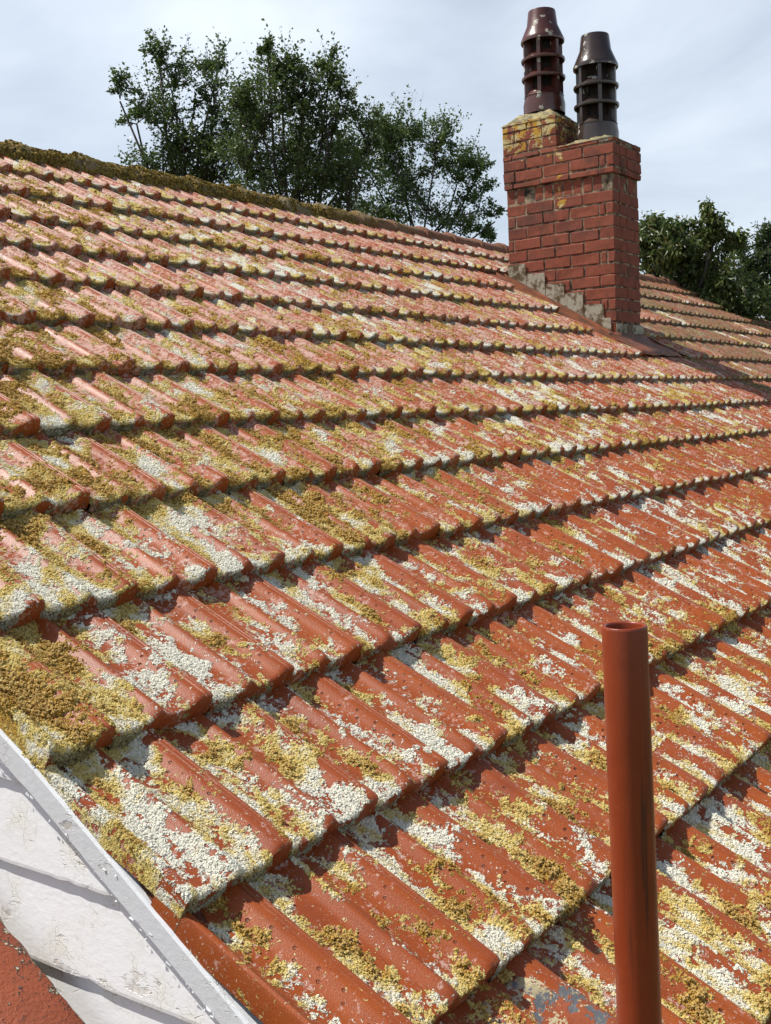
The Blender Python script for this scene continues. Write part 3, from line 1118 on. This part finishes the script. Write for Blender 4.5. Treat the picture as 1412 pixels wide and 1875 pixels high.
barge = link('barge_board', mesh('barge_board', V, Fc, M_BARGE), house)
# curls of lifting paint along the lower arris
cu = MB()
for i in range(60):
    y = random.uniform(0.85, 1.62)
    zt_ = barge_top(y)
    lowr = random.random() < 0.8
    z = zt_ - (0.052 + random.uniform(-.004, .004) if lowr else random.uniform(0.005, .06))
    L_ = random.uniform(0.002, 0.013) * random.random()
    H_ = random.uniform(0.001, 0.0045)
    o_ = random.uniform(0.0004, 0.003)
    k = 0.58
    cu.add([(-0.0032, y - L_ / 2, z - k * L_ / 2), (-0.0032, y + L_ / 2, z + k * L_ / 2), (-0.0032 - o_, y + L_ / 2 + random.uniform(-.003, .003), z + k * L_ / 2 - H_), (-0.0032 - o_ * .7, y - L_ / 2, z - k * L_ / 2 - H_ * random.random())], [(0, 1, 2, 3)])
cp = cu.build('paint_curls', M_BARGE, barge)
cp['kind'] = 'stuff'
# mortar and broken batten between barge and tiles
vb = MB()
pts, rad = [], []
for i in range(150):
    s = -0.5 + 5.0 * (i / 149) ** 1.6
    pts.append(tuple(rp(0.030 + random.uniform(-.004, .002), s, -0.012)))
    rad.append(0.022 + random.uniform(-.003, .003))
vb.tube(pts, rad, 6)
vb.build('verge_bedding', M_WOOD, roof)

# ------------------------------------------------------------------ lower lean-to roof against the gable wall
lr = MB()
LS = 0.622
def lz(y): return 3.222 + (y - 1.414) * LS
lr.add([(-0.02, 0.2, lz(0.2) - 0.10), (-0.95, 0.2, lz(0.2) - 0.16), (-0.95, 2.6, lz(2.6) - 0.16), (-0.02, 2.6, lz(2.6) - 0.10),
        (-0.02, 0.2, lz(0.2) - 0.14), (-0.95, 0.2, lz(0.2) - 0.20), (-0.95, 2.6, lz(2.6) - 0.20), (-0.02, 2.6, lz(2.6) - 0.14)],
       [(0, 3, 2, 1), (4, 5, 6, 7), (0, 1, 5, 4), (1, 2, 6, 5), (2, 3, 7, 6), (3, 0, 4, 7)])
lower = lr.build('lower_roof', M_WOOD, house)


def cover_mesh():
    V, Fc = [], []
    secs = [(-0.014, -0.055), (-0.014, -0.012), (-0.022, -0.002), (-0.045, 0.006), (-0.08, 0.010), (-0.13, 0.006), (-0.18, -0.008), (-0.215, -0.030), (-0.22, -0.06)]
    ns = 26
    ln = 0.42
    for i in range(ns + 1):
        t = i / ns
        y = t * ln
        rough_ = 0.0
        for (x, z) in secs:
            q = mnoise.noise(Vector((x * 25, y * 30, 2.0))) * 0.003
            lip = 0.016 * (1 - t) + (-0.006 if i == 0 else 0)
            ex = mnoise.noise(Vector((y * 50, 7.7, 0))) * 0.004 if x > -0.05 else 0
            V.append((x + ex, y, y * LS + z + q + lip))
    m = len(secs)
    for i in range(ns):
        for j in range(m - 1):
            a = i * m + j
            Fc.append((a, a + 1, a + m + 1, a + m))
    b = len(V)
    for (x, z) in secs:
        V.append((x, 0.004, z - 0.012))
    for j in range(m - 1):
        Fc.append((j + 1, j, b + j, b + j + 1))
    me = mesh('cover_tile', V, Fc, M_COVER, True)
    return me


def make_cover_mat():
    m, T, B = new_mat('weathered red cover tile')
    P = T.pos()
    n1 = T.noise(P, 9.0, 4.0, 0.6)
    n2 = T.noise(P, 42.0, 4.0, 0.65)
    n3 = T.noise(P, 150.0, 3.0, 0.6)
    c = T.mix(n1, rgba(0.16, 0.034, 0.012), rgba(0.33, 0.070, 0.020))
    c = T.mix(T.step(n3, 0.60, 0.68, 0.0, 0.7), c, rgba(0.045, 0.016, 0.010))
    edge = T.step(T.sep(P)[0], -0.075, -0.02, 0.0, 0.10)
    sp = T.math('ADD', T.math('MULTIPLY', n2, 0.7), T.math('MULTIPLY', n3, 0.3))
    sp = T.math('ADD', sp, edge)
    c = T.mix(T.step(sp, 0.60, 0.64), c, rgba(0.06, 0.030, 0.015))
    c = T.mix(T.step(sp, 0.655, 0.67), c, rgba(0.50, 0.46, 0.33))
    T.put(B.inputs['Base Color'], c)
    B.inputs['Roughness'].default_value = 0.7
    T.put(B.inputs['Normal'], bump(T, T.math('ADD', T.math('MULTIPLY', n2, 0.5), T.math('ADD', n3, T.step(sp, 0.6, 0.67))), 0.8, 0.003))
    return m


M_COVER = make_cover_mat()
cm = cover_mesh()
for i in range(6):
    y = 0.16 + i * 0.37 + (0.0 if i < 4 else 0.02)
    o = link('cover_tile', cm, lower)
    o.location = (0, y, lz(y) + 0.002 * (i % 2))
    o['tid'] = 0.21 * i + 0.05

# ------------------------------------------------------------------ chimney
CX0, CX1, CY0, CY1 = CH_X0, CH_X1, CH_Y0, CH_Y1
Z_CORB, Z_R, Z_L = 5.705, 5.945, 6.19
COURSE = 0.0815
core = MB()
j_ = 0.005
core.box(CX0 + j_, CX1 - j_, CY0 + j_, CY1 - j_, 4.25, Z_CORB)
core.box(CX0 - 0.013, CX1 + 0.013, CY0 - 0.011, CY1 + 0.007, Z_CORB + 0.004, Z_R - 0.004)
core.box(CX0 - 0.0125, CX1 + 0.0125, 3.592, CY1 + 0.0065, Z_R - 0.003, Z_L - 0.06)
chim = core.build('chimney', M_MORTAR, house)
tag(chim, 'red brick chimney stack with a stepped top and yellow lichen')
brick_cache = {}


def brick_mesh(lx, ly, lz, seed):
    key = (round(lx, 3), round(ly, 3), round(lz, 3), seed)
    if key in brick_cache:
        return brick_cache[key]
    r = random.Random(hash(key) & 0xffff)
    b = 0.004
    V = []
    for sx in (0, 1):
        for sy in (0, 1):
            for sz in (0, 1):
                for ax in range(3):
                    p = [(b if s_ == 0 else L_ - b) for s_, L_ in ((sx, lx), (sy, ly), (sz, lz))]
                    p[ax] = (0 if (sx, sy, sz)[ax] == 0 else (lx, ly, lz)[ax])
                    V.append([q + r.uniform(-.0022, .0022) for q in p])
    def idx(sx, sy, sz, ax): return ((sx * 2 + sy) * 2 + sz) * 3 + ax
    Fc = []
    for ax in range(3):
        o1, o2 = [(1, 2), (0, 2), (0, 1)][ax]
        for sd in (0, 1):
            q = []
            for a, c in ((0, 0), (1, 0), (1, 1), (0, 1)):
                s_ = [0, 0, 0]
                s_[ax] = sd; s_[o1] = a; s_[o2] = c
                q.append(idx(*s_, ax))
            flip = (sd == 0) ^ (ax == 1)
            Fc.append(tuple(reversed(q)) if flip else tuple(q))
    for ax in range(3):                 # edge bevels
        o1, o2 = [(1, 2), (0, 2), (0, 1)][ax]
        for a in (0, 1):
            for c in (0, 1):
                s0_, s1_ = [0, 0, 0], [0, 0, 0]
                s0_[o1] = s1_[o1] = a; s0_[o2] = s1_[o2] = c
                s1_[ax] = 1
                Fc.append((idx(*s0_, o1), idx(*s1_, o1), idx(*s1_, o2), idx(*s0_, o2)))
    for sx in (0, 1):
        for sy in (0, 1):
            for sz in (0, 1):
                Fc.append((idx(sx, sy, sz, 0), idx(sx, sy, sz, 1), idx(sx, sy, sz, 2)))
    me = mesh('brick', V, Fc, M_BRICK)
    import bmesh
    bm = bmesh.new(); bm.from_mesh(me); bmesh.ops.recalc_face_normals(bm, faces=bm.faces); bm.to_mesh(me); bm.free()
    brick_cache[key] = me
    return me


def put_brick(x, y, z, lx, ly, lz):
    jx, jy, jz = (random.uniform(-.0024, .0024) for _ in range(3))
    o = link('brick', brick_mesh(lx, ly, lz, random.randrange(2)), chim)
    o.location = (x + jx, y + jy, z + jz)
    o.rotation_euler = (random.uniform(-.008, .008), random.uniform(-.004, .004), random.uniform(-.006, .006))


G_ = 0.009


def course(z, h, x0, x1, y0, y1, kind, vis_only=None):
    """one course round the front (x0) and right (y0) faces: bricks 0.1 deep"""
    d = 0.10
    W = y1 - y0
    # front face, laid from its right-hand (low y) corner
    if kind == 'A':
        ls = [0.228, 0.222, 0.222]
    elif kind == 'B':
        ls = [0.055, 0.052, 0.222, 0.208, 0.222]
    else:
        ls = [0.112, 0.222, 0.222, 0.222]
    y = y0
    rest = W
    for i in range(12):
        l_ = ls[i] if i < len(ls) else 0.222
        if rest - l_ < 0.05: l_ = rest
        put_brick(x0, y + (0 if i == 0 else G_ / 2), z, d if i else (d if kind != 'A' else 0.10), l_ - G_ * (0.5 if i == 0 else 1.0), h - G_)
        y += l_; rest -= l_
        if rest < 0.02: break
    # right face behind the corner brick
    x = x0 + d + G_
    if kind == 'A':
        ls = [0.045 + 0.06, 0.19, 0.2]
    elif kind == 'B':
        ls = [0.115, 0.25, 0.25]
    else:
        ls = [0.03, 0.21, 0.1]
    for i in range(6):
        rest = x1 - x
        l_ = ls[i] if i < len(ls) else 0.2
        if rest - l_ < 0.035: l_ = rest
        put_brick(x, y0, z, l_ - (G_ if x + l_ < x1 - 0.005 else 0), 0.10, h - G_)
        x += l_
        if x > x1 - 0.01: break


z = Z_CORB - 0.108
# upright course just under the corbel
yy = CY0 + 0.0
nsol = 11
wv = (CY1 - CY0 - 0.004) / nsol
for i in range(nsol):
    put_brick(CX0 + 0.004, CY0 + 0.002 + i * wv + G_ / 2, z + 0.002, 0.1, wv - G_, 0.108 - G_)
xw = (CX1 - CX0 - 0.11) / 4
for i in range(4):
    put_brick(CX0 + 0.113 + i * xw, CY0 + 0.004, z + 0.002, xw - G_, 0.1, 0.108 - G_)
ci = 0
while z > 4.42:
    z -= COURSE
    lim_s = None
    course(z, COURSE, CX0, CX1, CY0, CY1, 'ABAC'[ci % 4])
    ci += 1
# corbelled head
zc = Z_CORB + 0.002
hx0, hx1, hy0, hy1 = CX0 - 0.018, CX1 + 0.018, CY0 - 0.016, CY1 + 0.012
course(zc, 0.046, hx0, hx1, hy0, hy1, 'C')
zc += 0.046
course(zc, 0.079, hx0, hx1, hy0, hy1, 'B'); zc += 0.079
course(zc, 0.079, hx0, hx1, hy0, hy1, 'A'); zc += 0.079
course(zc, 0.040, hx0, hx1, hy0, hy1, 'C'); zc += 0.040
ly0 = 3.588
for q in 'AC':
    course(zc, 0.079, hx0, hx1, ly0, hy1, 'A' if q == 'A' else 'C'); zc += 0.079
course(zc, 0.066, hx0, hx1, ly0, hy1 - 0.002, 'A'); zc += 0.066


# sloped mortar caps round the pots
def cap_mesh(x0, x1, y0, y1, z0, h, ins, seed, hole):
    r = random.Random(seed)
    V, Fc = [], []
    nu, nv = 22, 22
    for i in range(nu + 1):
        for j in range(nv + 1):
            u, v = i / nu, j / nv
            x = x0 + (x1 - x0) * u; y = y0 + (y1 - y0) * v
            dx = min(u * (x1 - x0), (1 - u) * (x1 - x0)); dy = min(v * (y1 - y0), (1 - v) * (y1 - y0))
            t = min(1.0, min(dx, dy) / ins)
            zz = z0 + h * t + mnoise.noise(Vector((x * 22, y * 22, seed))) * 0.010 * min(1, t + .3) + mnoise.noise(Vector((x * 70, y * 70, seed))) * 0.005
            if i in (0, nu) or j in (0, nv): zz = z0 - 0.004
            V.append((x, y, zz))
    for i in range(nu):
        for j in range(nv):
            a = i * (nv + 1) + j
            Fc.append((a, a + nv + 1, a + nv + 2, a + 1))
    return mesh('mortar_cap', V, Fc, M_CAP, True)


link('mortar_cap', cap_mesh(hx0 - .004, hx1 + .004, ly0 - .004, hy1 + .004, zc - 0.02, 0.085, 0.10, 1, None), chim)
link('mortar_cap', cap_mesh(hx0 - .004, hx1 + .004, hy0 - .004, ly0 + .006, Z_R - 0.006, 0.040, 0.10, 2, None), chim)


def pot(name, cx, cy, z0, H, R, mat, label, ang0, nfin):
    b = MB()
    zb = 0.17 * H                                     # base band
    b.lathe([(R * 1.00, 0.0), (R * 1.01, zb * 0.55), (R * 0.93, zb), (R * 0.93, zb + 0.004), (R * 0.80, zb + 0.004)], 32, (cx, cy))
    zt_ = 0.70 * H                                    # underside of hood
    tier = (zt_ - zb) / 3
    for k in range(3):                                # flared louvre ledges
        zc_ = zb + tier * k
        rr_ = R * (1.0 if k else 0.97)
        if k:
            b.lathe([(R * 0.62, zc_ + tier * 0.46), (R * 0.80, zc_ + tier * 0.24), (rr_ * 1.05, zc_ + 0.010), (rr_ * 1.06, zc_), (rr_ * 1.03, zc_ - 0.010), (R * 0.70, zc_ + tier * 0.20)], 32, (cx, cy))
        else:
            b.lathe([(R * 0.62, zc_ + tier * 0.46), (R * 0.80, zc_ + tier * 0.22), (R * 0.96, zc_ + 0.002)], 32, (cx, cy))
    # hood: flared skirt tapering to the mouth, hollow
    b.lathe([(R * 0.80, zt_ + 0.010), (R * 1.04, zt_ - 0.004), (R * 1.055, zt_ + 0.010), (R * 1.0, zt_ + 0.03), (R * 0.74, H * 0.86), (R * 0.66, H * 0.99), (R * 0.645, H),
             (R * 0.56, H), (R * 0.55, H * 0.97), (R * 0.58, H * 0.86), (R * 0.60, zt_)], 32, (cx, cy))
    for i in range(nfin):                             # posts
        a = ang0 + 2 * math.pi * i / nfin
        c, s_ = math.cos(a), math.sin(a)
        w = R * 0.085
        r0, r1 = R * 0.56, R * 0.95
        P = []
        for zz in (zb - 0.002, zt_ + 0.008):
            P += [(cx + c * r0 - s_ * w, cy + s_ * r0 + c * w, zz), (cx + c * r1 - s_ * w, cy + s_ * r1 + c * w, zz), (cx + c * r1 + s_ * w, cy + s_ * r1 - c * w, zz), (cx + c * r0 + s_ * w, cy + s_ * r0 - c * w, zz)]
        b.add(P, [(0, 1, 5, 4), (1, 2, 6, 5), (2, 3, 7, 6), (3, 0, 4, 7)])
    b.v = [(x, y, zz + z0) for x, y, zz in b.v]
    nvis = len(b.f)
    b2 = MB()
    b2.lathe([(R * 0.55, zb), (R * 0.55, zt_ + 0.03)], 24, (cx, cy))
    b.add([(x, y, zz + z0) for x, y, zz in b2.v], b2.f)
    me = mesh(name, b.v, b.f, mat, True)
    me.materials.append(M_SOOT)
    for i_, p_ in enumerate(me.polygons):
        if i_ >= nvis: p_.material_index = 1
    try:
        me.set_sharp_from_angle(angle=math.radians(35))
    except Exception:
        pass
    o = link(name, me, chim)
    o['label'] = label
    return o


pot('chimney_pot', CX0 + 0.20, 3.785, 6.235, 0.725, 0.149, M_POT_RED, 'taller red brown clay chimney pot with louvred openings', 0.25, 6)
pot('chimney_pot', CX0 + 0.23, 3.392, 5.965, 0.742, 0.150, M_POT_DARK, 'dark brown chimney pot with louvred openings and lichen dusted hood', 0.62, 6)

# stepped flashing on the front face, following the roof
pl = lambda y: O0.z + (y - O0.y) * ST / CT
steps = 5
sw = 0.148
y = CY1 - 0.002
fz0 = None
for i in range(6):
    w = sw if i < 5 else 0.05
    y1, y0 = y, max(y - w, CY0 - 0.004)
    zb = pl(y0) - 0.01
    zb1 = pl(y1) - 0.01
    ztp = pl(y1) + 0.125 - (0.012 if i == 0 else 0.0) + random.uniform(-.006, .006) - (0.02 if i == 5 else 0)
    xx = CX0 - 0.007 - 0.0016 * (i % 2)
    fm = MB()
    P = [(xx, y0, zb), (xx, y1, zb1), (xx - random.uniform(0, .004), y1, ztp), (xx - random.uniform(0, .004), y0 + random.uniform(0, .01), ztp - random.uniform(0, .008))]
    fm.add(P + [(a + 0.003, b_, c_) for a, b_, c_ in P], [(0, 3, 2, 1), (4, 5, 6, 7), (0, 1, 5, 4), (1, 2, 6, 5), (2, 3, 7, 6), (3, 0, 4, 7)])
    fm.build('step_flashing', M_LEAD, chim)
    y = y0 - 0.001
# apron turned round the low side
fm = MB()
fm.box(CX0 - 0.010, CX1 + 0.02, CY0 - 0.010, CY0 - 0.006, pl(CY0) - 0.05, pl(CY0) + 0.11)
fm.build('apron_flashing', M_LEAD, chim)


def sheet(name, rows_, mat):
    V, Fc = [], []
    m = len(rows_[0])
    for row in rows_:
        V += [tuple(q) for q in row]
    for i in range(len(rows_) - 1):
        for j in range(m - 1):
            a = i * m + j
            Fc.append((a, a + 1, a + m + 1, a + m))
    me = mesh(name, V, Fc, mat, True)
    o = link(name, me, chim)
    md = o.modifiers.new('thick', 'SOLIDIFY'); md.thickness = 0.004; md.offset = 0
    return o


# side gutter: sheet from the stack out under the cut tiles, with a welt
rows_ = []
for i in range(15):
    s = CH_S0 - 0.28 + (CH_S1 + 0.12 - CH_S0 + 0.28) * i / 14
    w = 0.004 * math.sin(i * 1.7)
    rows_.append([rp(CX0 - 0.36, s, -0.004), rp(CX0 - 0.22, s, 0.014 + w), rp(CX0 - 0.12, s, 0.016 + w), rp(CX0 - 0.085, s, 0.030 + w), rp(CX0 - 0.06, s, 0.016), rp(CX0 - 0.02, s, 0.020 + w), rp(CX0 - 0.012, s, 0.034)])
sheet('gutter_flashing', rows_, M_APRON)
rows_ = []
for i in range(9):
    x = CX0 - 0.20 + (CX1 - CX0 + 0.28) * i / 8
    w = 0.006 * math.sin(i * 2.1)
    rows_.append([rp(x, CH_S0 - 0.30, 0.030 + w), rp(x, CH_S0 - 0.24, 0.042 + w), rp(x, CH_S0 - 0.10, 0.034), rp(x, CH_S0 - 0.02, 0.040 + w), rp(x, CH_S0 - 0.004, 0.052)])
sheet('front_apron', rows_, M_APRON)
rows_ = []
for i in range(9):
    s = CH_S0 - 0.26 + (CH_S1 + 0.12 - CH_S0 + 0.26) * i / 8
    rows_.append([rp(CX1 + 0.012, s, 0.05), rp(CX1 + 0.03, s, 0.024), rp(CX1 + 0.16, s, 0.020), rp(CX1 + 0.30, s, 0.0)])
sheet('gutter_flashing', rows_, M_APRON)

# ------------------------------------------------------------------ vent pipe
vent = link('vent_pipe', None)
PX, PY, PZ0, PZ1 = 0.3995, 0.6241, 3.02, 3.797
vent.location = (PX, PY, PZ0)
tag(vent, 'red painted open-topped vent pipe rising in front of the tiles', 'vent pipe')
b = MB()
Rr = 0.0318
b.lathe([(Rr, 0.0), (Rr, 0.2), (Rr, 0.4), (Rr * 1.0, 0.6), (Rr * 1.0, PZ1 - PZ0 - 0.004), (Rr * 0.985, PZ1 - PZ0 - 0.0008), (Rr * 0.955, PZ1 - PZ0), (Rr * 0.83, PZ1 - PZ0 - 0.0006), (Rr * 0.815, PZ1 - PZ0 - 0.003), (Rr * 0.81, 0.3), (0.001, 0.3)], 40)
me = mesh('pipe', b.v, b.f, M_PIPE, True)
o = link('pipe', me, vent)
o.rotation_euler = Matrix.Rotation(-0.0144, 4, fwd).to_euler()
# lead sheet dressed over the tiles round the pipe's foot
V, Fc = [], []
nx, ns = 66, 24
xa, xb, sa, sb = 0.165, 0.475, -0.31, -0.015
xr = -0.0925            # r14 is an even course: tile origin
for i in range(nx + 1):
    for j in range(ns + 1):
        x = xa + (xb - xa) * i / nx
        s = sa + (sb - sa) * j / ns
        p = ((x - 0.0025) / TW) % 1.0
        e = s + 0.34
        h = np.interp(p, [0, .05, .3, .45, .6, .75, .88, .98, 1.0], [0.006, .003, .002, .019, .002, .008, .023, .021, .006])
        wr = mnoise.noise(Vector((x * 30, s * 22, 0.4))) * 0.004 + mnoise.noise(Vector((x * 9, s * 9, 3.4))) * 0.004
        ed_ = min(1.0, min(i, nx - i) / 5.0, min(j, ns - j) / 3.0)
        n = h * 0.86 + 0.0395 - TILT * e + 0.0055 * ed_ - 0.0035 + wr * ed_
        v = rp(x, s, n)
        V.append((v.x - PX, v.y - PY, v.z - PZ0))
for i in range(nx):
    for j in range(ns):
        a = i * (ns + 1) + j
        Fc.append((a, a + ns + 1, a + ns + 2, a + 1))
o = link('lead_flashing', mesh('lead_flashing', V, Fc, M_SHEET, True), vent)
md = o.modifiers.new('thick', 'SOLIDIFY'); md.thickness = 0.002; md.offset = 0
o['label'] = 'crumpled grey lead flashing with flaking red paint'

# ------------------------------------------------------------------ trees
def leaf_mat(name, c1, c2, c3):
    m, T, B = new_mat(name)
    P = T.pos()
    n1 = T.noise(P, 1.6, 3.0, 0.6)
    n2 = T.noise(P, 14.0, 1.0, 0.5)
    c = T.mix(T.step(n1, 0.35, 0.65), rgba(*c1), rgba(*c2))
    c = T.mix(T.step(n2, 0.55, 0.75), c, rgba(*c3))
    T.put(B.inputs['Base Color'], c)
    B.inputs['Roughness'].default_value = 0.38
    B.inputs['Specular IOR Level'].default_value = 0.5
    tr = T.new('ShaderNodeBsdfTranslucent')
    T.put(tr.inputs['Color'], T.mix(0.5, c, rgba(0.10, 0.16, 0.03)))
    mx = T.new('ShaderNodeMixShader')
    mx.inputs[0].default_value = 0.36
    out = [n for n in T.t.nodes if n.type == 'OUTPUT_MATERIAL'][0]
    T.t.links.new(B.outputs[0], mx.inputs[1])
    T.t.links.new(tr.outputs[0], mx.inputs[2])
    T.t.links.new(mx.outputs[0], out.inputs['Surface'])
    return m


M_BIRCH = leaf_mat('birch leaf', (0.062, 0.098, 0.025), (0.095, 0.135, 0.036), (0.125, 0.155, 0.06))
M_ALDER = leaf_mat('round tree leaf', (0.075, 0.115, 0.032), (0.11, 0.155, 0.045), (0.13, 0.17, 0.065))
M_CHERRY = leaf_mat('cherry leaf', (0.070, 0.105, 0.024), (0.12, 0.15, 0.036), (0.19, 0.14, 0.045))
M_CONIFER = leaf_mat('conifer spray', (0.034, 0.055, 0.020), (0.055, 0.080, 0.026), (0.08, 0.095, 0.035))
M_BARK = simple_mat('bark', (0.035, 0.030, 0.026), (0.10, 0.085, 0.07), 9.0, 0.9, 30.0, 0.01)


def tree(name, label, lobes, depth, base_px, leafmat, leaf, nsub, ntwig, nleaf, seed, droop=0.0, limb_r=0.05, slim=1.6, up=0.5, spread=1.0):
    """lobes: (px, py, rx, ry, weight) outlines of the foliage masses as seen; set out at a real distance with real depth"""
    r = random.Random(seed)
    sc = depth / FPX
    root = link(name, None)
    base = pix(base_px[0], base_px[1], depth)
    root.location = (base.x, base.y, 0)
    tag(root, label, 'tree')
    bx = Vector((base.x, base.y, 0))
    tb = MB()
    top = base + Vector((0, 0, 0.2))
    H = top.z
    tp = [Vector((0, 0, 0)), Vector((r.uniform(-.1, .1), r.uniform(-.1, .1), H * .4)), Vector((r.uniform(-.1, .1), r.uniform(-.1, .1), H * .8)), top - bx]
    tb.tube(tp, [limb_r * 2.1, limb_r * 1.6, limb_r * 1.25, limb_r], 9)
    LV, LF = [], []
    hd = Vector((fwd.x, fwd.y, 0)).normalized()
    side = Vector((R2.x, R2.y, 0)).normalized()
    UPV = Vector((0, 0, 1))

    def leaf_at(p0, dirv):
        d_ = Vector((r.gauss(0, 1), r.gauss(0, 1), r.gauss(0, .7) - droop * 2.6)) + dirv * 0.5
        d_.normalize()
        w_ = d_.cross(Vector((r.gauss(0, 1), r.gauss(0, 1), r.gauss(0, 1)))).normalized()
        l_ = leaf * r.uniform(0.6, 1.25)
        hw = l_ / slim / 2
        nn = d_.cross(w_) * (l_ * 0.12)
        b0 = len(LV)
        LV.extend([tuple(p0), tuple(p0 + d_ * l_ * .42 + w_ * hw + nn), tuple(p0 + d_ * l_), tuple(p0 + d_ * l_ * .42 - w_ * hw + nn)])
        LF.append((b0, b0 + 1, b0 + 2)); LF.append((b0, b0 + 2, b0 + 3))

    for (px, py, rx, ry, wgt) in lobes:
        dd = depth + r.uniform(-1, 1) * rx * sc * 0.6
        c = pix(px, py, dd) - bx
        ax, az = rx * sc, ry * sc
        ay = min(ax, az) * 0.95
        root_pt = c + Vector((0, 0, -az * 0.75)) + side * r.uniform(-.2, .2) * ax
        st = tp[2].lerp(tp[3], r.uniform(0.1, 1.0))
        mid = st.lerp(root_pt, 0.55) + Vector((r.uniform(-.12, .12), r.uniform(-.12, .12), r.uniform(-.1, .2)))
        tb.tube([st, mid, root_pt], [limb_r * 0.55, limb_r * 0.38, limb_r * 0.26], 6)
        for k in range(max(2, int(round(nsub * wgt)))):
            while True:
                q = Vector((r.uniform(-1, 1), r.uniform(-1, 1), r.uniform(-.9, 1)))
                if 0.2 < q.length < 1: break
            q = q.normalized() * r.uniform(0.55, 1.0) ** 0.7
            end = c + side * (q.x * ax) + hd * (q.y * ay) + Vector((0, 0, q.z * az))
            s0_ = root_pt.lerp(c, r.uniform(0.0, 0.8))
            bend = s0_.lerp(end, 0.5) + Vector((r.uniform(-.06, .06), r.uniform(-.06, .06), r.uniform(-.02, .12))) * (ax + az)
            pts = [s0_, s0_.lerp(bend, .55), bend, bend.lerp(end, .5) + Vector((0, 0, 0.03)), end]
            tb.tube(pts, [limb_r * 0.20, limb_r * 0.15, limb_r * 0.11, limb_r * 0.07, limb_r * 0.03], 4, False)
            outw = (end - s0_).normalized()
            L0 = (end - s0_).length
            dens = r.choice((0.25, 0.6, 1.0, 1.3, 1.5))
            for m_ in range(ntwig):
                u = (m_ + r.random()) / ntwig
                u = 0.22 + 0.78 * u
                i_ = min(3, int(u * 4)); fr = u * 4 - i_
                p0 = pts[i_].lerp(pts[i_ + 1], fr)
                tl = min(0.42, L0 * 0.55) * r.uniform(0.35, 1.0) * spread
                td = (outw * r.uniform(.2, 1.1) + Vector((r.gauss(0, 1), r.gauss(0, 1), r.gauss(0, .8) + up - droop * 1.2)) * 0.75).normalized()
                p1 = p0 + td * tl
                if r.random() < 0.5:
                    tb.tube([p0, p1], [limb_r * 0.05, limb_r * 0.025], 3, False)
                nl = max(2, int(nleaf * dens * r.uniform(.6, 1.3)))
                for a_ in range(nl):
                    v = (a_ + r.random()) / nl
                    pp = p0.lerp(p1, 0.1 + 0.95 * v) + Vector((r.gauss(0, 1), r.gauss(0, 1), r.gauss(0, 1))) * leaf * 0.30
                    leaf_at(pp - Vector((0, 0, droop * v * v * tl * 0.5)), td)
    tb.build('trunk', M_BARK, root, True)
    link('crown', mesh('crown', LV, LF, leafmat), root)
    return root


tree('birch_tree', 'airy birch with thin spreading twigs, left of the other trees behind the ridge',
     [(325, 130, 62, 50, 1.1), (395, 160, 50, 62, 1.1), (275, 185, 50, 48, .9), (240, 205, 62, 28, .6), (345, 230, 85, 65, 2.1), (300, 300, 70, 60, 1.6), (390, 280, 80, 85, 2.4), (393, 108, 26, 36, .4), (290, 98, 30, 24, .4), (220, 160, 22, 30, .3), (430, 215, 50, 60, 1.1), (350, 350, 80, 45, 1.6)],
     17.0, (350, 420), M_BIRCH, 0.052, 12, 12, 10, 3, spread=1.35)
tree('birch_tree', 'tallest birch with dense dark leaves, next to the rounder tree behind the ridge',
     [(505, 120, 48, 42, 1.0), (560, 148, 80, 58, 1.9), (490, 195, 70, 75, 2.2), (590, 205, 62, 60, 1.5), (628, 160, 36, 36, .5), (540, 265, 100, 80, 3.2), (460, 270, 70, 80, 2.0), (620, 285, 75, 70, 2.2), (540, 340, 120, 60, 2.8), (640, 345, 75, 60, 1.8), (600, 108, 32, 26, .4), (490, 92, 18, 18, .3), (450, 180, 40, 40, .7), (665, 240, 40, 50, .9)],
     16.0, (555, 450), M_BIRCH, 0.052, 12, 12, 10, 5, spread=1.3)
tree('broadleaf_tree', 'rounder light green tree with a domed crown between birches and chimney',
     [(725, 232, 68, 42, 1.9), (790, 252, 64, 45, 1.7), (685, 270, 60, 58, 1.6), (840, 295, 52, 50, 1.4), (745, 310, 90, 65, 2.0), (790, 370, 95, 62, 2.0), (690, 370, 75, 60, 1.8), (868, 345, 42, 50, 1.0), (872, 295, 30, 32, .4), (840, 405, 60, 36, 1.1), (900, 430, 30, 22, .5), (905, 385, 22, 26, .3)],
     21.0, (770, 470), M_ALDER, 0.060, 12, 12, 10, 8, spread=1.2)
tree('cherry_tree', 'bushy cherry tree with drooping pointed leaves right of the chimney',
     [(1215, 455, 60, 50, 1.7), (1275, 440, 52, 45, 1.4), (1250, 510, 90, 55, 2.6), (1320, 510, 60, 60, 1.9), (1185, 445, 22, 40, .5), (1212, 410, 14, 24, .3), (1243, 405, 16, 24, .3), (1284, 410, 22, 30, .6), (1296, 385, 8, 18, .12), (1315, 410, 18, 18, .3), (1348, 435, 14, 20, .3), (1184, 420, 16, 24, .35), (1305, 425, 20, 18, .3), (1340, 445, 16, 20, .25), (1350, 560, 60, 40, 1.2), (1280, 560, 90, 40, 1.5)],
     13.0, (1265, 600), M_CHERRY, 0.080, 15, 11, 9, 13, droop=0.5, slim=2.5)
tree('conifer_tree', 'dark dense tree at the far right, beside the cherry',
     [(1408, 465, 34, 45, 1.2), (1385, 520, 40, 50, 1.6), (1415, 560, 50, 60, 1.7), (1440, 500, 50, 60, 1.4), (1365, 480, 14, 26, .3), (1408, 430, 10, 18, .2)],
     15.5, (1400, 640), M_CONIFER, 0.055, 22, 12, 10, 17, slim=2.4)
bpy.context.view_layer.update()
